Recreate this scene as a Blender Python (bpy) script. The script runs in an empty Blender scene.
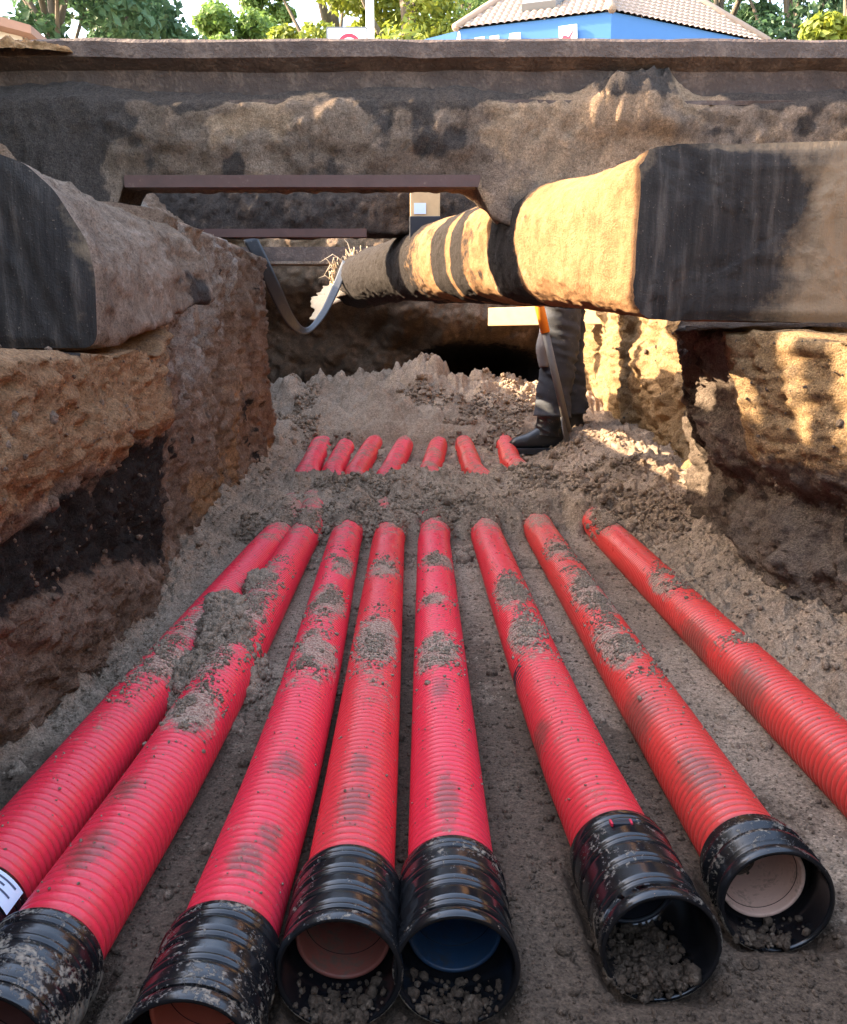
import bpy, bmesh, math, random
import numpy as np
from mathutils import Vector, Matrix

random.seed(7)
RNG = np.random.default_rng(7)
SC = bpy.context.scene
COL = SC.collection

# ------------------------------------------------------------------ camera, sky, sun, exposure
PITCH = math.radians(10.83)
CAM_H = 0.70
cam_d = bpy.data.cameras.new('camera')
cam = bpy.data.objects.new('camera', cam_d)
COL.objects.link(cam)
cam.location = (0, 0, CAM_H)
cam.rotation_euler = (math.radians(90) - PITCH, 0, 0)
cam_d.sensor_fit = 'HORIZONTAL'
cam_d.sensor_width = 36.0
cam_d.lens = 36.0
cam_d.clip_start = 0.02
cam_d.clip_end = 1000
SC.camera = cam

SUN_DIR = Vector((-0.82, 0.10, 0.475)).normalized()      # towards the sun
W = bpy.data.worlds.new('World')
SC.world = W
W.use_nodes = True
wn = W.node_tree
sky = wn.nodes.new('ShaderNodeTexSky')
sky.sky_type = 'NISHITA'
sky.sun_disc = False
sky.sun_elevation = math.asin(SUN_DIR.z)
sky.sun_rotation = math.atan2(SUN_DIR.x, SUN_DIR.y)
sky.air_density = 1.0
sky.dust_density = 2.0
wn.links.new(sky.outputs[0], wn.nodes['Background'].inputs[0])
wn.nodes['Background'].inputs[1].default_value = 0.15
sun_d = bpy.data.lights.new('sun', 'SUN')
sun_d.energy = 2.7
sun_d.angle = math.radians(0.5)
sun_d.color = (1.0, 0.87, 0.70)
sun = bpy.data.objects.new('sun', sun_d)
COL.objects.link(sun)
sun.rotation_euler = SUN_DIR.to_track_quat('Z', 'Y').to_euler()
SC.view_settings.view_transform = 'Standard'
SC.view_settings.look = 'None'
SC.view_settings.gamma = 1.0
SC.view_settings.exposure = 3.45
SC.view_settings.use_white_balance = True
SC.view_settings.white_balance_temperature = 7700
SC.view_settings.white_balance_tint = 12
SC.render.engine = 'CYCLES'
SC.cycles.max_bounces = 8
SC.cycles.diffuse_bounces = 5

# ------------------------------------------------------------------ measuring helper (survey from the photo)
CP, SP = math.cos(PITCH), math.sin(PITCH)
def ray(px, py):
    xc, yc = (px - 423.5) / 847.0, (512 - py) / 847.0
    return np.array([xc, CP + yc * SP, -SP + yc * CP])
def pt(px, py, Y):
    d = ray(px, py)
    k = Y / d[1]
    return Vector((d[0] * k, Y, CAM_H + d[2] * k))
def ptz(px, py, z):
    d = ray(px, py)
    k = (z - CAM_H) / d[2]
    return Vector((d[0] * k, d[1] * k, z))

# ------------------------------------------------------------------ numpy noise
def _hash(ix, iy, iz, seed):
    h = (ix * 374761393 + iy * 668265263 + iz * 1440662683 + seed * 974711) & 0x7fffffff
    h = ((h ^ (h >> 13)) * 1274126177) & 0x7fffffff
    h = ((h ^ (h >> 15)) * 1911520717) & 0x7fffffff
    return ((h ^ (h >> 16)) & 0xffff) / 65535.0
def vnoise(x, y, z, seed=0):
    x, y, z = np.broadcast_arrays(np.asarray(x, float), np.asarray(y, float), np.asarray(z, float))
    fx, fy, fz = np.floor(x), np.floor(y), np.floor(z)
    ix, iy, iz = fx.astype(np.int64), fy.astype(np.int64), fz.astype(np.int64)
    u, v, w = x - fx, y - fy, z - fz
    u = u * u * (3 - 2 * u); v = v * v * (3 - 2 * v); w = w * w * (3 - 2 * w)
    r = 0
    for a in (0, 1):
        for b in (0, 1):
            for c in (0, 1):
                r = r + _hash(ix + a, iy + b, iz + c, seed) * (u if a else 1 - u) * (v if b else 1 - v) * (w if c else 1 - w)
    return r * 2 - 1
def fbm(x, y, z, f=1.0, octv=4, gain=0.5, seed=0, ridged=False):
    r, a, tot = 0, 1.0, 0.0
    for k in range(octv):
        n = vnoise(x * f + 3.1 * k, y * f + 7.7 * k, z * f + 1.3 * k, seed + k)
        if ridged: n = 1 - 2 * np.abs(n)
        r = r + n * a; tot += a; a *= gain; f *= 2.03
    return r / tot
def clods(x, y, cell, seed=0, dens=0.75):
    gx, gy = x / cell, y / cell
    ix, iy = np.floor(gx).astype(np.int64), np.floor(gy).astype(np.int64)
    best = np.zeros_like(gx)
    for a in (-1, 0, 1):
        for b in (-1, 0, 1):
            jx, jy = ix + a, iy + b
            cx = jx + _hash(jx, jy, jx * 0, seed); cy = jy + _hash(jx, jy, jx * 0 + 1, seed)
            rr = (0.18 + 0.5 * _hash(jx, jy, jx * 0 + 2, seed) ** 2) * (_hash(jx, jy, jx * 0 + 3, seed) < dens)
            q = rr * rr - (gx - cx) ** 2 - (gy - cy) ** 2
            best = np.maximum(best, np.sqrt(np.maximum(q, 0)))
    return best * cell
def sst(a, b, x):
    t = np.clip((x - a) / (b - a), 0, 1)
    return t * t * (3 - 2 * t)

# ------------------------------------------------------------------ mesh helpers
def link(o, parent=None):
    COL.objects.link(o)
    if parent is not None: o.parent = parent
    return o
def thing(name, label, cat, group=None, loc=(0, 0, 0)):
    o = bpy.data.objects.new(name, None)
    o.empty_display_size = 0.1
    COL.objects.link(o)
    o.location = loc
    o['label'] = label; o['category'] = cat
    if group: o['group'] = group
    return o
def tag(o, label, cat, group=None):
    o['label'] = label; o['category'] = cat
    if group: o['group'] = group
    return o
def place(o, parent):
    """parent o (built in world space) under an Empty that stands elsewhere"""
    o.parent = parent
    o.matrix_parent_inverse = Matrix.Translation(parent.location).inverted()
    return o
def raw_mesh(name, V, F, mat, parent=None, smooth=True, attrs=None):
    V = np.asarray(V, np.float32); F = np.asarray(F, np.int32)
    me = bpy.data.meshes.new(name)
    me.vertices.add(len(V)); me.vertices.foreach_set('co', V.ravel())
    k = F.shape[1]
    me.loops.add(F.size); me.loops.foreach_set('vertex_index', F.ravel())
    me.polygons.add(len(F))
    me.polygons.foreach_set('loop_start', np.arange(0, F.size, k, dtype=np.int32))
    me.polygons.foreach_set('loop_total', np.full(len(F), k, np.int32))
    me.polygons.foreach_set('use_smooth', np.full(len(F), smooth, bool))
    me.update(calc_edges=True)
    me.validate()
    if attrs:
        for an, av in attrs.items():
            a = me.attributes.new(an, 'FLOAT', 'POINT')
            a.data.foreach_set('value', np.asarray(av, np.float32).ravel())
    me.materials.append(mat)
    o = bpy.data.objects.new(name, me)
    COL.objects.link(o)
    if parent is not None: place(o, parent)
    return o
def grid_faces(n, m, cu=False, cv=False, flip=False):
    i = np.arange(n if cu else n - 1); j = np.arange(m if cv else m - 1)
    I, J = np.meshgrid(i, j, indexing='ij')
    I2, J2 = (I + 1) % n, (J + 1) % m
    F = np.stack([I * m + J, I2 * m + J, I2 * m + J2, I * m + J2], -1).reshape(-1, 4)
    return F[:, ::-1] if flip else F
def grid_mesh(name, P, mat, parent=None, cu=False, cv=False, flip=False, attrs=None, smooth=True):
    n, m = P.shape[:2]
    return raw_mesh(name, P.reshape(-1, 3), grid_faces(n, m, cu, cv, flip), mat, parent, smooth, attrs)
def bm_obj(name, bm, mat, parent=None, smooth=False, bevel=0.0):
    me = bpy.data.meshes.new(name)
    bmesh.ops.recalc_face_normals(bm, faces=bm.faces)
    bm.to_mesh(me); bm.free()
    me.materials.append(mat)
    for p in me.polygons: p.use_smooth = smooth
    o = bpy.data.objects.new(name, me)
    COL.objects.link(o)
    if parent is not None: place(o, parent)
    if bevel:
        b = o.modifiers.new('bevel', 'BEVEL'); b.width = bevel; b.segments = 2; b.limit_method = 'ANGLE'
    return o
def add_box(bm, c, s, rot=None):
    r = bmesh.ops.create_cube(bm, size=1.0)
    M = Matrix.Translation(c) @ ((rot if isinstance(rot, Matrix) else rot.to_matrix()).to_4x4() if rot is not None else Matrix()) @ Matrix.Diagonal((s[0], s[1], s[2], 1))
    bmesh.ops.transform(bm, matrix=M, verts=r['verts'])
def box(name, c, s, mat, parent=None, rot=None, bevel=0.0):
    bm = bmesh.new(); add_box(bm, c, s, rot)
    return bm_obj(name, bm, mat, parent, bevel=bevel)
def tube_P(path, radii, seg=16):
    path = np.asarray(path, float); n = len(path)
    T = np.gradient(path, axis=0); T /= np.linalg.norm(T, axis=1)[:, None]
    ref = np.array([0, 0, 1.0]) if abs(T[0, 2]) < 0.9 else np.array([1.0, 0, 0])
    A = np.cross(T, ref); A /= np.linalg.norm(A, axis=1)[:, None]
    B = np.cross(A, T)
    th = np.linspace(0, 2 * np.pi, seg, endpoint=False)
    r = np.broadcast_to(np.asarray(radii, float), (n,))[:, None, None]
    return path[:, None, :] + r * (np.cos(th)[None, :, None] * A[:, None, :] + np.sin(th)[None, :, None] * B[:, None, :])
def tube(name, path, radii, mat, parent=None, seg=16, caps=True):
    P = tube_P(path, radii, seg)
    if caps:
        P = np.concatenate([P[:1] * 0 + P[:1].mean(1, keepdims=True), P, P[-1:] * 0 + P[-1:].mean(1, keepdims=True)], 0)
    return grid_mesh(name, P, mat, parent, cv=True)

# ------------------------------------------------------------------ materials
def mat_new(name):
    m = bpy.data.materials.new(name); m.use_nodes = True
    nt = m.node_tree
    return m, nt, nt.nodes['Principled BSDF']
class NT:
    def __init__(s, nt): s.nt = nt
    def n(s, t, **kw):
        nd = s.nt.nodes.new(t)
        for k, v in kw.items(): setattr(nd, k, v)
        return nd
    def l(s, a, b): s.nt.links.new(a, b)
    def coord(s):
        return s.n('ShaderNodeTexCoord').outputs['Object']
    def noise(s, co, scale, detail=6, rough=0.6, dist=0.0, sc=None):
        if sc:
            mp = s.n('ShaderNodeMapping'); mp.inputs['Scale'].default_value = sc
            s.l(co, mp.inputs[0]); co = mp.outputs[0]
        nd = s.n('ShaderNodeTexNoise')
        nd.inputs['Scale'].default_value = scale; nd.inputs['Detail'].default_value = detail
        nd.inputs['Roughness'].default_value = rough; nd.inputs['Distortion'].default_value = dist
        s.l(co, nd.inputs['Vector']); return nd.outputs['Fac']
    def ramp(s, f, stops):
        r = s.n('ShaderNodeValToRGB'); e = r.color_ramp.elements
        while len(e) < len(stops): e.new(0.5)
        for el, (p, c) in zip(e, stops):
            el.position = p
            el.color = (c, c, c, 1) if isinstance(c, (int, float)) else (*c, 1)
        s.l(f, r.inputs[0]); return r.outputs[0]
    def mix(s, f, a, b, mode='MIX'):
        m = s.n('ShaderNodeMix', data_type='RGBA', blend_type=mode)
        for sock, v in ((m.inputs[0], f), (m.inputs[6], a), (m.inputs[7], b)):
            if isinstance(v, (int, float)): sock.default_value = v
            elif isinstance(v, tuple): sock.default_value = (*v, 1)
            else: s.l(v, sock)
        return m.outputs[2]
    def math(s, op, a, b=0.0, clamp=False):
        m = s.n('ShaderNodeMath', operation=op, use_clamp=clamp)
        for sock, v in ((m.inputs[0], a), (m.inputs[1], b)):
            if isinstance(v, (int, float)): sock.default_value = v
            else: s.l(v, sock)
        return m.outputs[0]
    def attr(s, name):
        return s.n('ShaderNodeAttribute', attribute_name=name).outputs['Fac']
    def bump(s, h, strength, dist, nrm=None):
        b = s.n('ShaderNodeBump'); b.inputs['Strength'].default_value = strength; b.inputs['Distance'].default_value = dist
        s.l(h, b.inputs['Height'])
        if nrm is not None: s.l(nrm, b.inputs['Normal'])
        return b.outputs[0]

def soil(name, c0, c1, c2, grain=(0.6, 0.01), streak=None, extra=None, speck=0.75):
    """c0 dark, c1 mid, c2 light; attributes dark/orange/pale mix in strata"""
    m, nt, p = mat_new(name); t = NT(nt); co = t.coord()
    n1 = t.noise(co, 3.0, 8, 0.65, 0.6, sc=streak)
    n2 = t.noise(co, 22.0, 8, 0.7)
    n3 = t.noise(co, 260.0, 3, 0.7)
    f = t.math('ADD', t.math('MULTIPLY', n1, 0.6), t.math('MULTIPLY', n2, 0.4))
    c = t.ramp(f, [(0.32, c0), (0.5, c1), (0.68, c2)])
    if extra:
        for an, colr in extra:
            a = t.attr(an)
            a2 = t.math('MULTIPLY', t.math('ADD', a, t.math('MULTIPLY', t.math('SUBTRACT', n2, 0.5), 1.1)), 1.0)
            mask = t.ramp(a2, [(0.35, 0.0), (0.62, 1.0)])
            mask = t.math('MULTIPLY', mask, t.ramp(a, [(0.02, 0.0), (0.25, 1.0)]))
            dark = t.mix(n2, tuple(x * 0.6 for x in colr), tuple(min(1, x * 1.35) for x in colr))
            c = t.mix(mask, c, dark)
    n4 = t.noise(co, 95.0, 5, 0.75)
    k = speck
    g = t.ramp(t.math('ADD', t.math('MULTIPLY', n3, 0.5), t.math('MULTIPLY', n4, 0.5)), [(0.37, 1 - 0.75 * k), (0.47, 1 - 0.2 * k), (0.54, 1.0 + 0.1 * k), (0.64, 1 + 0.75 * k)])
    c = t.mix(1.0, c, g, 'MULTIPLY')
    t.l(c, p.inputs['Base Color'])
    p.inputs['Roughness'].default_value = 0.95
    p.inputs['Specular IOR Level'].default_value = 0.15
    h = t.math('ADD', t.math('MULTIPLY', n3, 0.35), t.math('MULTIPLY', t.noise(co, 70.0, 6, 0.75), 0.65))
    t.l(t.bump(h, grain[0], grain[1]), p.inputs['Normal'])
    return m

M_FLOOR = soil('sand_floor', (0.18, 0.126, 0.087), (0.31, 0.225, 0.16), (0.44, 0.335, 0.245), (1.0, 0.012), extra=[('wet', (0.115, 0.078, 0.054))], speck=0.9)  # wet: damp soil plus shade painted between the pipes
M_WALL_L = soil('soil_wall_left', (0.12, 0.072, 0.048), (0.24, 0.153, 0.105), (0.40, 0.285, 0.21), (1.0, 0.025), streak=(1.0, 1.6, 0.5),
                extra=[('orange', (0.36, 0.20, 0.105)), ('pale', (0.33, 0.265, 0.215)), ('dark', (0.030, 0.023, 0.019))])
M_WALL_R = soil('soil_wall_right', (0.085, 0.063, 0.049), (0.18, 0.137, 0.107), (0.30, 0.235, 0.185), (1.0, 0.03),
                extra=[('orange', (0.42, 0.27, 0.14)), ('pale', (0.31, 0.25, 0.20)), ('dark', (0.055, 0.041, 0.032))])
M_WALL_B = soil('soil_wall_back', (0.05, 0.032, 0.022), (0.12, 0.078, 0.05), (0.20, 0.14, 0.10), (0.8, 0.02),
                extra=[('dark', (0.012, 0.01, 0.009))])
M_CRUST = soil('concrete_crust', (0.10, 0.072, 0.055), (0.215, 0.155, 0.115), (0.35, 0.26, 0.195), (1.0, 0.03),
               extra=[('orange', (0.34, 0.23, 0.15)), ('dark', (0.075, 0.06, 0.052))])
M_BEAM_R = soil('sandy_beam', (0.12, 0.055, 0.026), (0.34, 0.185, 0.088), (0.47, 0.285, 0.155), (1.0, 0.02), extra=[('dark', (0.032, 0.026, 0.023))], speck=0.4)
M_BEAM_L = soil('weathered_beam', (0.09, 0.06, 0.043), (0.185, 0.13, 0.095), (0.28, 0.205, 0.155), (0.9, 0.015), streak=(3, 2.5, 0.5),
                extra=[('orange', (0.36, 0.2, 0.10)), ('dark', (0.05, 0.04, 0.035))])
M_GROUND = soil('street_dirt', (0.10, 0.08, 0.06), (0.2, 0.16, 0.12), (0.3, 0.24, 0.18))

def dark_scratched(name, scratch=True):
    m, nt, p = mat_new(name); t = NT(nt); co = t.coord()
    mp = t.n('ShaderNodeMapping'); mp.inputs['Rotation'].default_value = (0, math.radians(-24), 0); mp.inputs['Scale'].default_value = (14, 2, 1.6)
    t.l(co, mp.inputs[0])
    n1 = t.noise(mp.outputs[0], 3.0, 6, 0.6)
    n2 = t.noise(co, 9.0, 8, 0.7)
    n3 = t.noise(co, 180.0, 3, 0.6)
    c = t.ramp(n1, [(0.35, (0.016, 0.013, 0.012)), (0.55, (0.03, 0.025, 0.022)), (0.70, (0.075, 0.060, 0.050))])
    sand = t.math('MULTIPLY', t.ramp(t.math('ADD', t.math('MULTIPLY', n2, 0.75), t.math('MULTIPLY', t.attr('sandy'), 0.6)), [(0.55, 0.0), (0.78, 1.0)]), 0.85)
    c = t.mix(sand, c, (0.27, 0.19, 0.12))
    s = t.ramp(n3, [(0.66, 0.0), (0.74, 0.5)])
    c = t.mix(s, c, (0.28, 0.22, 0.16))
    t.l(c, p.inputs['Base Color']); p.inputs['Roughness'].default_value = 0.8
    p.inputs['Specular IOR Level'].default_value = 0.25
    h = t.math('ADD', t.math('MULTIPLY', n1, 0.7), t.math('MULTIPLY', n3, 0.25))
    t.l(t.bump(h, 0.7, 0.012), p.inputs['Normal'])
    return m
M_DARK_END = dark_scratched('dark_end_face')  # near-black scratched end faces with sand patches, much darker than the beam sides

def red_plastic(name, dirt, hue):
    m, nt, p = mat_new(name); t = NT(nt); co = t.coord()
    n1 = t.noise(co, 7.0, 8, 0.7, 0.3)
    n2 = t.noise(co, 48.0, 6, 0.75)
    n3 = t.noise(co, 300.0, 3, 0.6)
    base = t.mix(t.noise(co, 2.5, 3), hue, tuple(x * 0.86 for x in hue))
    gro = t.attr('ridge')                                   # 0 groove .. 1 ridge crown
    up = t.math('MAXIMUM', t.n('ShaderNodeNewGeometry').outputs['Normal'] if False else t.attr('top'), 0.0)
    film = t.math('MULTIPLY', t.math('SUBTRACT', 1.0, gro), t.ramp(n1, [(0.36, 0.40), (0.62, 1.0)]))
    film = t.math('MULTIPLY', film, dirt, True)
    c = t.mix(film, base, (0.20, 0.085, 0.055))
    sm_ = t.math('MULTIPLY', t.ramp(t.math('ADD', t.math('MULTIPLY', t.attr('smear'), 0.5), t.math('MULTIPLY', n2, 0.8)), [(0.60, 0.0), (0.82, 0.85)]), t.math('SUBTRACT', 1.0, t.math('MULTIPLY', gro, 0.35)))
    c = t.mix(sm_, c, (0.13, 0.065, 0.045))
    a = t.math('ADD', t.math('ADD', t.math('MULTIPLY', n1, 0.55), t.math('MULTIPLY', n2, 0.5)), t.math('MULTIPLY', up, 0.10))
    a = t.math('ADD', a, t.math('MULTIPLY', t.attr('dirt'), 0.34))
    patch = t.ramp(a, [(0.70, 0.0), (0.78, 0.9)])
    c = t.mix(patch, c, t.mix(t.ramp(n3, [(0.4, 0.0), (0.6, 1.0)]), (0.13, 0.09, 0.06), (0.40, 0.31, 0.22)))
    sp = t.ramp(t.math('ADD', t.math('MULTIPLY', n3, 0.8), t.math('MULTIPLY', n1, 0.25)), [(0.66, 0.0), (0.74, 0.75)])
    c = t.mix(sp, c, (0.42, 0.30, 0.21))
    t.l(c, p.inputs['Base Color'])
    r = t.mix(patch, t.ramp(n1, [(0.3, 0.24), (0.7, 0.42)]), 0.95 if False else (0.95, 0.95, 0.95))
    t.l(r, p.inputs['Roughness'])
    p.inputs['Specular IOR Level'].default_value = 0.5
    t.l(t.bump(t.math('ADD', t.math('MULTIPLY', n3, 0.4), t.math('MULTIPLY', patch, 1.0)), 0.35, 0.004), p.inputs['Normal'])
    return m
RED = (0.86, 0.032, 0.062)
M_RED = [red_plastic('red_plastic', d, h) for d, h in ((0.55, RED), (0.8, (0.80, 0.036, 0.048)), (1.0, (0.74, 0.05, 0.042)))]

def black_plastic(name, amount):
    m, nt, p = mat_new(name); t = NT(nt); co = t.coord()
    n1 = t.noise(co, 16.0, 8, 0.75, 0.8)
    n2 = t.noise(co, 150.0, 5, 0.7, 0.5)
    n0 = t.noise(co, 5.0, 3, 0.5)
    a = t.math('ADD', t.math('ADD', t.math('MULTIPLY', n1, 0.5), t.math('MULTIPLY', n2, 0.42)), t.math('MULTIPLY', n0, 0.3))
    a = t.math('ADD', a, t.math('MULTIPLY', t.attr('low'), 0.16))
    msk = t.ramp(a, [(0.74 - amount, 0.0), (0.80 - amount, 0.85)])
    c = t.mix(msk, (0.008, 0.008, 0.009), t.mix(n2, (0.16, 0.11, 0.075), (0.42, 0.34, 0.25)))
    t.l(c, p.inputs['Base Color'])
    t.l(t.mix(msk, t.ramp(n0, [(0.35, 0.12), (0.65, 0.27)]), (0.9, 0.9, 0.9)), p.inputs['Roughness'])
    p.inputs['Specular IOR Level'].default_value = 0.55
    t.l(t.bump(t.math('ADD', t.math('MULTIPLY', msk, 0.8), t.math('MULTIPLY', n1, 0.15)), 0.3, 0.003), p.inputs['Normal'])
    return m
M_BLK = [black_plastic('black_coupling', a) for a in (0.10, 0.075, 0.05)]

def plain(name, col, rough=0.6, var=0.25, scale=25, bump=0.2, metal=0.0, dist=0.005, dirt=None, dirt_lo=0.58):
    m, nt, p = mat_new(name); t = NT(nt); co = t.coord()
    n1 = t.noise(co, scale, 6, 0.65); n2 = t.noise(co, scale * 7, 3, 0.6)
    c = t.mix(n1, tuple(x * (1 - var) for x in col), tuple(min(1, x * (1 + var)) for x in col))
    if dirt:
        c = t.mix(t.ramp(t.math('ADD', t.math('MULTIPLY', n1, 0.6), t.math('MULTIPLY', n2, 0.4)), [(dirt_lo, 0.0), (dirt_lo + 0.12, 0.9)]), c, dirt)
    t.l(c, p.inputs['Base Color']); p.inputs['Roughness'].default_value = rough; p.inputs['Metallic'].default_value = metal
    if bump: t.l(t.bump(t.math('ADD', n1, t.math('MULTIPLY', n2, 0.3)), bump, dist), p.inputs['Normal'])
    return m
M_RAIL = plain('rusty_rail_steel', (0.060, 0.037, 0.029), 0.8, 0.6, 14, 1.0, 0.0, 0.014, dirt=(0.125, 0.083, 0.062), dirt_lo=0.50)
M_FLANGE = plain('brown_steel_flange', (0.075, 0.035, 0.028), 0.7, 0.35, 18, 0.4, 0.0, 0.004, dirt=(0.2, 0.14, 0.1), dirt_lo=0.6)
M_WOOD = plain('raw_timber', (0.50, 0.33, 0.17), 0.8, 0.25, 16, 0.3)
M_WOOD2 = plain('shade_screen_wood', (0.30, 0.22, 0.14), 0.85, 0.3, 10, 0.3)
M_STRAP = plain('grey_strap', (0.022, 0.024, 0.026), 0.45, 0.3, 60, 0.3, dirt=(0.25, 0.2, 0.15), dirt_lo=0.6)
M_TORN = plain('torn_jute', (0.62, 0.47, 0.30), 0.9, 0.3, 60, 0.5)
M_PAPER = plain('paper_label', (0.55, 0.66, 0.78), 0.7, 0.05, 30, 0)
M_INK = plain('dark_ink', (0.05, 0.07, 0.12), 0.8, 0.1, 30, 0)
M_PBLACK = plain('painted_black', (0.012, 0.013, 0.018), 0.5, 0.2, 20, 0.2)
M_RUBBER = plain('rubber_boot', (0.016, 0.018, 0.02), 0.38, 0.3, 30, 0.2, dirt=(0.20, 0.155, 0.115), dirt_lo=0.57)
M_TROUS = plain('dark_work_trousers', (0.036, 0.040, 0.048), 0.9, 0.3, 30, 0.5, dirt=(0.16, 0.13, 0.105), dirt_lo=0.58)
M_KNEE = plain('grey_knee_patch', (0.17, 0.16, 0.155), 0.9, 0.25, 30, 0.4)
M_JACKET = plain('navy_jacket', (0.03, 0.04, 0.075), 0.9, 0.25, 25, 0.4)
M_SKIN = plain('skin', (0.52, 0.31, 0.22), 0.55, 0.1, 40, 0.1)
M_HAIR = plain('brown_hair', (0.04, 0.025, 0.015), 0.7, 0.3, 90, 0.5)
M_ORANGE = plain('orange_grip', (0.75, 0.22, 0.02), 0.5, 0.1, 40, 0.1)
M_SHAFT = plain('grey_shaft', (0.10, 0.09, 0.08), 0.55, 0.2, 40, 0.2)
M_STEEL = plain('worn_steel', (0.10, 0.09, 0.08), 0.5, 0.3, 30, 0.3, 0.6)
M_WHITE = plain('white_paint', (0.80, 0.80, 0.80), 0.5, 0.04, 20, 0)
M_REDP = plain('red_paint', (0.62, 0.02, 0.05), 0.5, 0.1, 20, 0)
M_BLUE = plain('blue_wall', (0.018, 0.115, 0.30), 0.6, 0.08, 3, 0.05)
M_GLASS = plain('roof_window_glass', (0.35, 0.50, 0.55), 0.08, 0.05, 3, 0)
M_GREYP = plain('grey_frame', (0.16, 0.17, 0.18), 0.6, 0.1, 5, 0)
M_BROWN = plain('brown_roof', (0.24, 0.13, 0.09), 0.85, 0.25, 4, 0.2)
M_PLASTER = plain('pale_plaster', (0.55, 0.52, 0.46), 0.85, 0.1, 2, 0.1)
M_BARK = plain('bark', (0.12, 0.095, 0.07), 0.95, 0.35, 6, 0.6, dist=0.03)
def leafmat(name, c):
    m, nt, p = mat_new(name); t = NT(nt); co = t.coord()
    n = t.noise(co, 1.2, 5, 0.7); n2 = t.noise(co, 9.0, 2)
    f = t.math('ADD', t.math('MULTIPLY', n, 0.6), t.math('MULTIPLY', n2, 0.4))
    cc = t.ramp(f, [(0.35, tuple(x * 0.6 for x in c)), (0.5, c), (0.65, (c[0] * 1.7, c[1] * 1.4, c[2] * 1.2))])
    t.l(cc, p.inputs['Base Color']); p.inputs['Roughness'].default_value = 0.6
    tr = t.n('ShaderNodeBsdfTranslucent'); t.l(cc, tr.inputs[0])
    mx = t.n('ShaderNodeMixShader'); mx.inputs[0].default_value = 0.4
    t.l(p.outputs[0], mx.inputs[1]); t.l(tr.outputs[0], mx.inputs[2])
    t.l(mx.outputs[0], nt.nodes['Material Output'].inputs[0])
    return m
M_LEAF = [leafmat('leaf_dark', (0.06, 0.13, 0.06)), leafmat('leaf_green', (0.12, 0.21, 0.05)), leafmat('leaf_yellow', (0.20, 0.25, 0.04))]

# ------------------------------------------------------------------ pipe survey: axis lines
R_PIPE = 0.055
AX0 = 0.055
def axis_z(y):
    return AX0 + 0.11 * sst(2.9, 5.4, np.asarray(y, float))
#        (px,py) points on each axis                                   x of the far stump            collar start, end
PIPES = [
    dict(pts=[(258, 560), (80, 777), (12, 862)], far=(304, 478), col=(-24, 906), end=(-100, 1010)),
    dict(pts=[(297, 548), (166, 777), (62, 935)], far=(325, 442), col=(50, 958), end=(-8, 1055)),
    dict(pts=[(344, 545), (283, 777), (234, 920)], far=(346, 448), col=(226, 950), end=(186, 1062)),
    dict(pts=[(388, 545), (362, 777), (352, 862)], far=(369, 453), col=(350, 890), end=(337, 975)),
    dict(pts=[(434, 545), (446, 777), (450, 850)], far=(400, 453), col=(450, 880), end=(458, 972)),
    dict(pts=[(488, 540), (577, 765), (607, 830)], far=(438, 450), col=(616, 853), end=(654, 950)),
    dict(pts=[(543, 537), (692, 770), (736, 838)], far=(463, 443), col=(747, 858), end=(768, 903)),
    dict(pts=[(598, 525), (795, 717), (876, 795)], far=(499, 439), col=(915, 832), end=(990, 905)),
]
def cubic_smooth(ys, xs, yq):
    """C1 Hermite interpolation"""
    ys, xs = np.array(ys), np.array(xs)
    m = np.gradient(xs, ys)
    dl = np.diff(xs) / np.diff(ys); m[1:-1] = 0.5 * (dl[1:] + dl[:-1])
    k = np.clip(np.searchsorted(ys, yq) - 1, 0, len(ys) - 2)
    h = ys[k + 1] - ys[k]; t = (yq - ys[k]) / h
    tc = np.clip(t, 0, 1)
    r = (2 * tc**3 - 3 * tc**2 + 1) * xs[k] + (tc**3 - 2 * tc**2 + tc) * h * m[k] + (-2 * tc**3 + 3 * tc**2) * xs[k + 1] + (tc**3 - tc**2) * h * m[k + 1]
    r = np.where(t < 0, xs[k] + m[k] * (yq - ys[k]), r)
    return np.where(t > 1, xs[k + 1] + m[k + 1] * (yq - ys[k + 1]), r)
STUMPS = [((303, 480), (312, 464)), ((313, 462), (331, 426)), ((337, 465), (352, 438)), ((360, 468), (377, 440)),
          ((391, 472), (408, 440)), ((432, 467), (442, 436)), ((470, 462), (458, 433)), ((509, 456), (496, 428))]
def on_axis(px, py):
    y = 4.0
    for _ in range(30): y = 0.5 * y + 0.5 * ptz(px, py, float(axis_z(y))).y
    return ptz(px, py, float(axis_z(y)))
for p, (lo, hi) in zip(PIPES, STUMPS):
    a, b, c = (ptz(x, y, AX0) for x, y in p['pts'])
    f0, f1 = on_axis(*lo), on_axis(*hi)
    if f1.y - f0.y < 0.5: f1 = f0 + (f1 - f0) * (0.6 / max(f1.y - f0.y, 0.1))
    k0 = (a.x - b.x) / (a.y - b.y)
    k = (f1.x - f0.x) / (f1.y - f0.y)
    p['ys'] = [c.y, b.y, a.y, 3.15, f0.y - 0.22, f0.y, f1.y, f1.y + 0.9]
    k = (f1.x - f0.x) / (f1.y - f0.y)
    p['xs'] = [c.x, b.x, a.x, a.x + k0 * (3.15 - a.y), f0.x - 0.22 * k, f0.x, f1.x, f1.x + 0.9 * k]
    cs, ce = ptz(*p['col'], AX0), ptz(*p['end'], AX0)
    p['yc'], p['ye'] = cs.y, ce.y
    p['fx'] = (lambda q: (lambda y: cubic_smooth(q['ys'], q['xs'], np.asarray(y, float))))(p)

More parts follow.
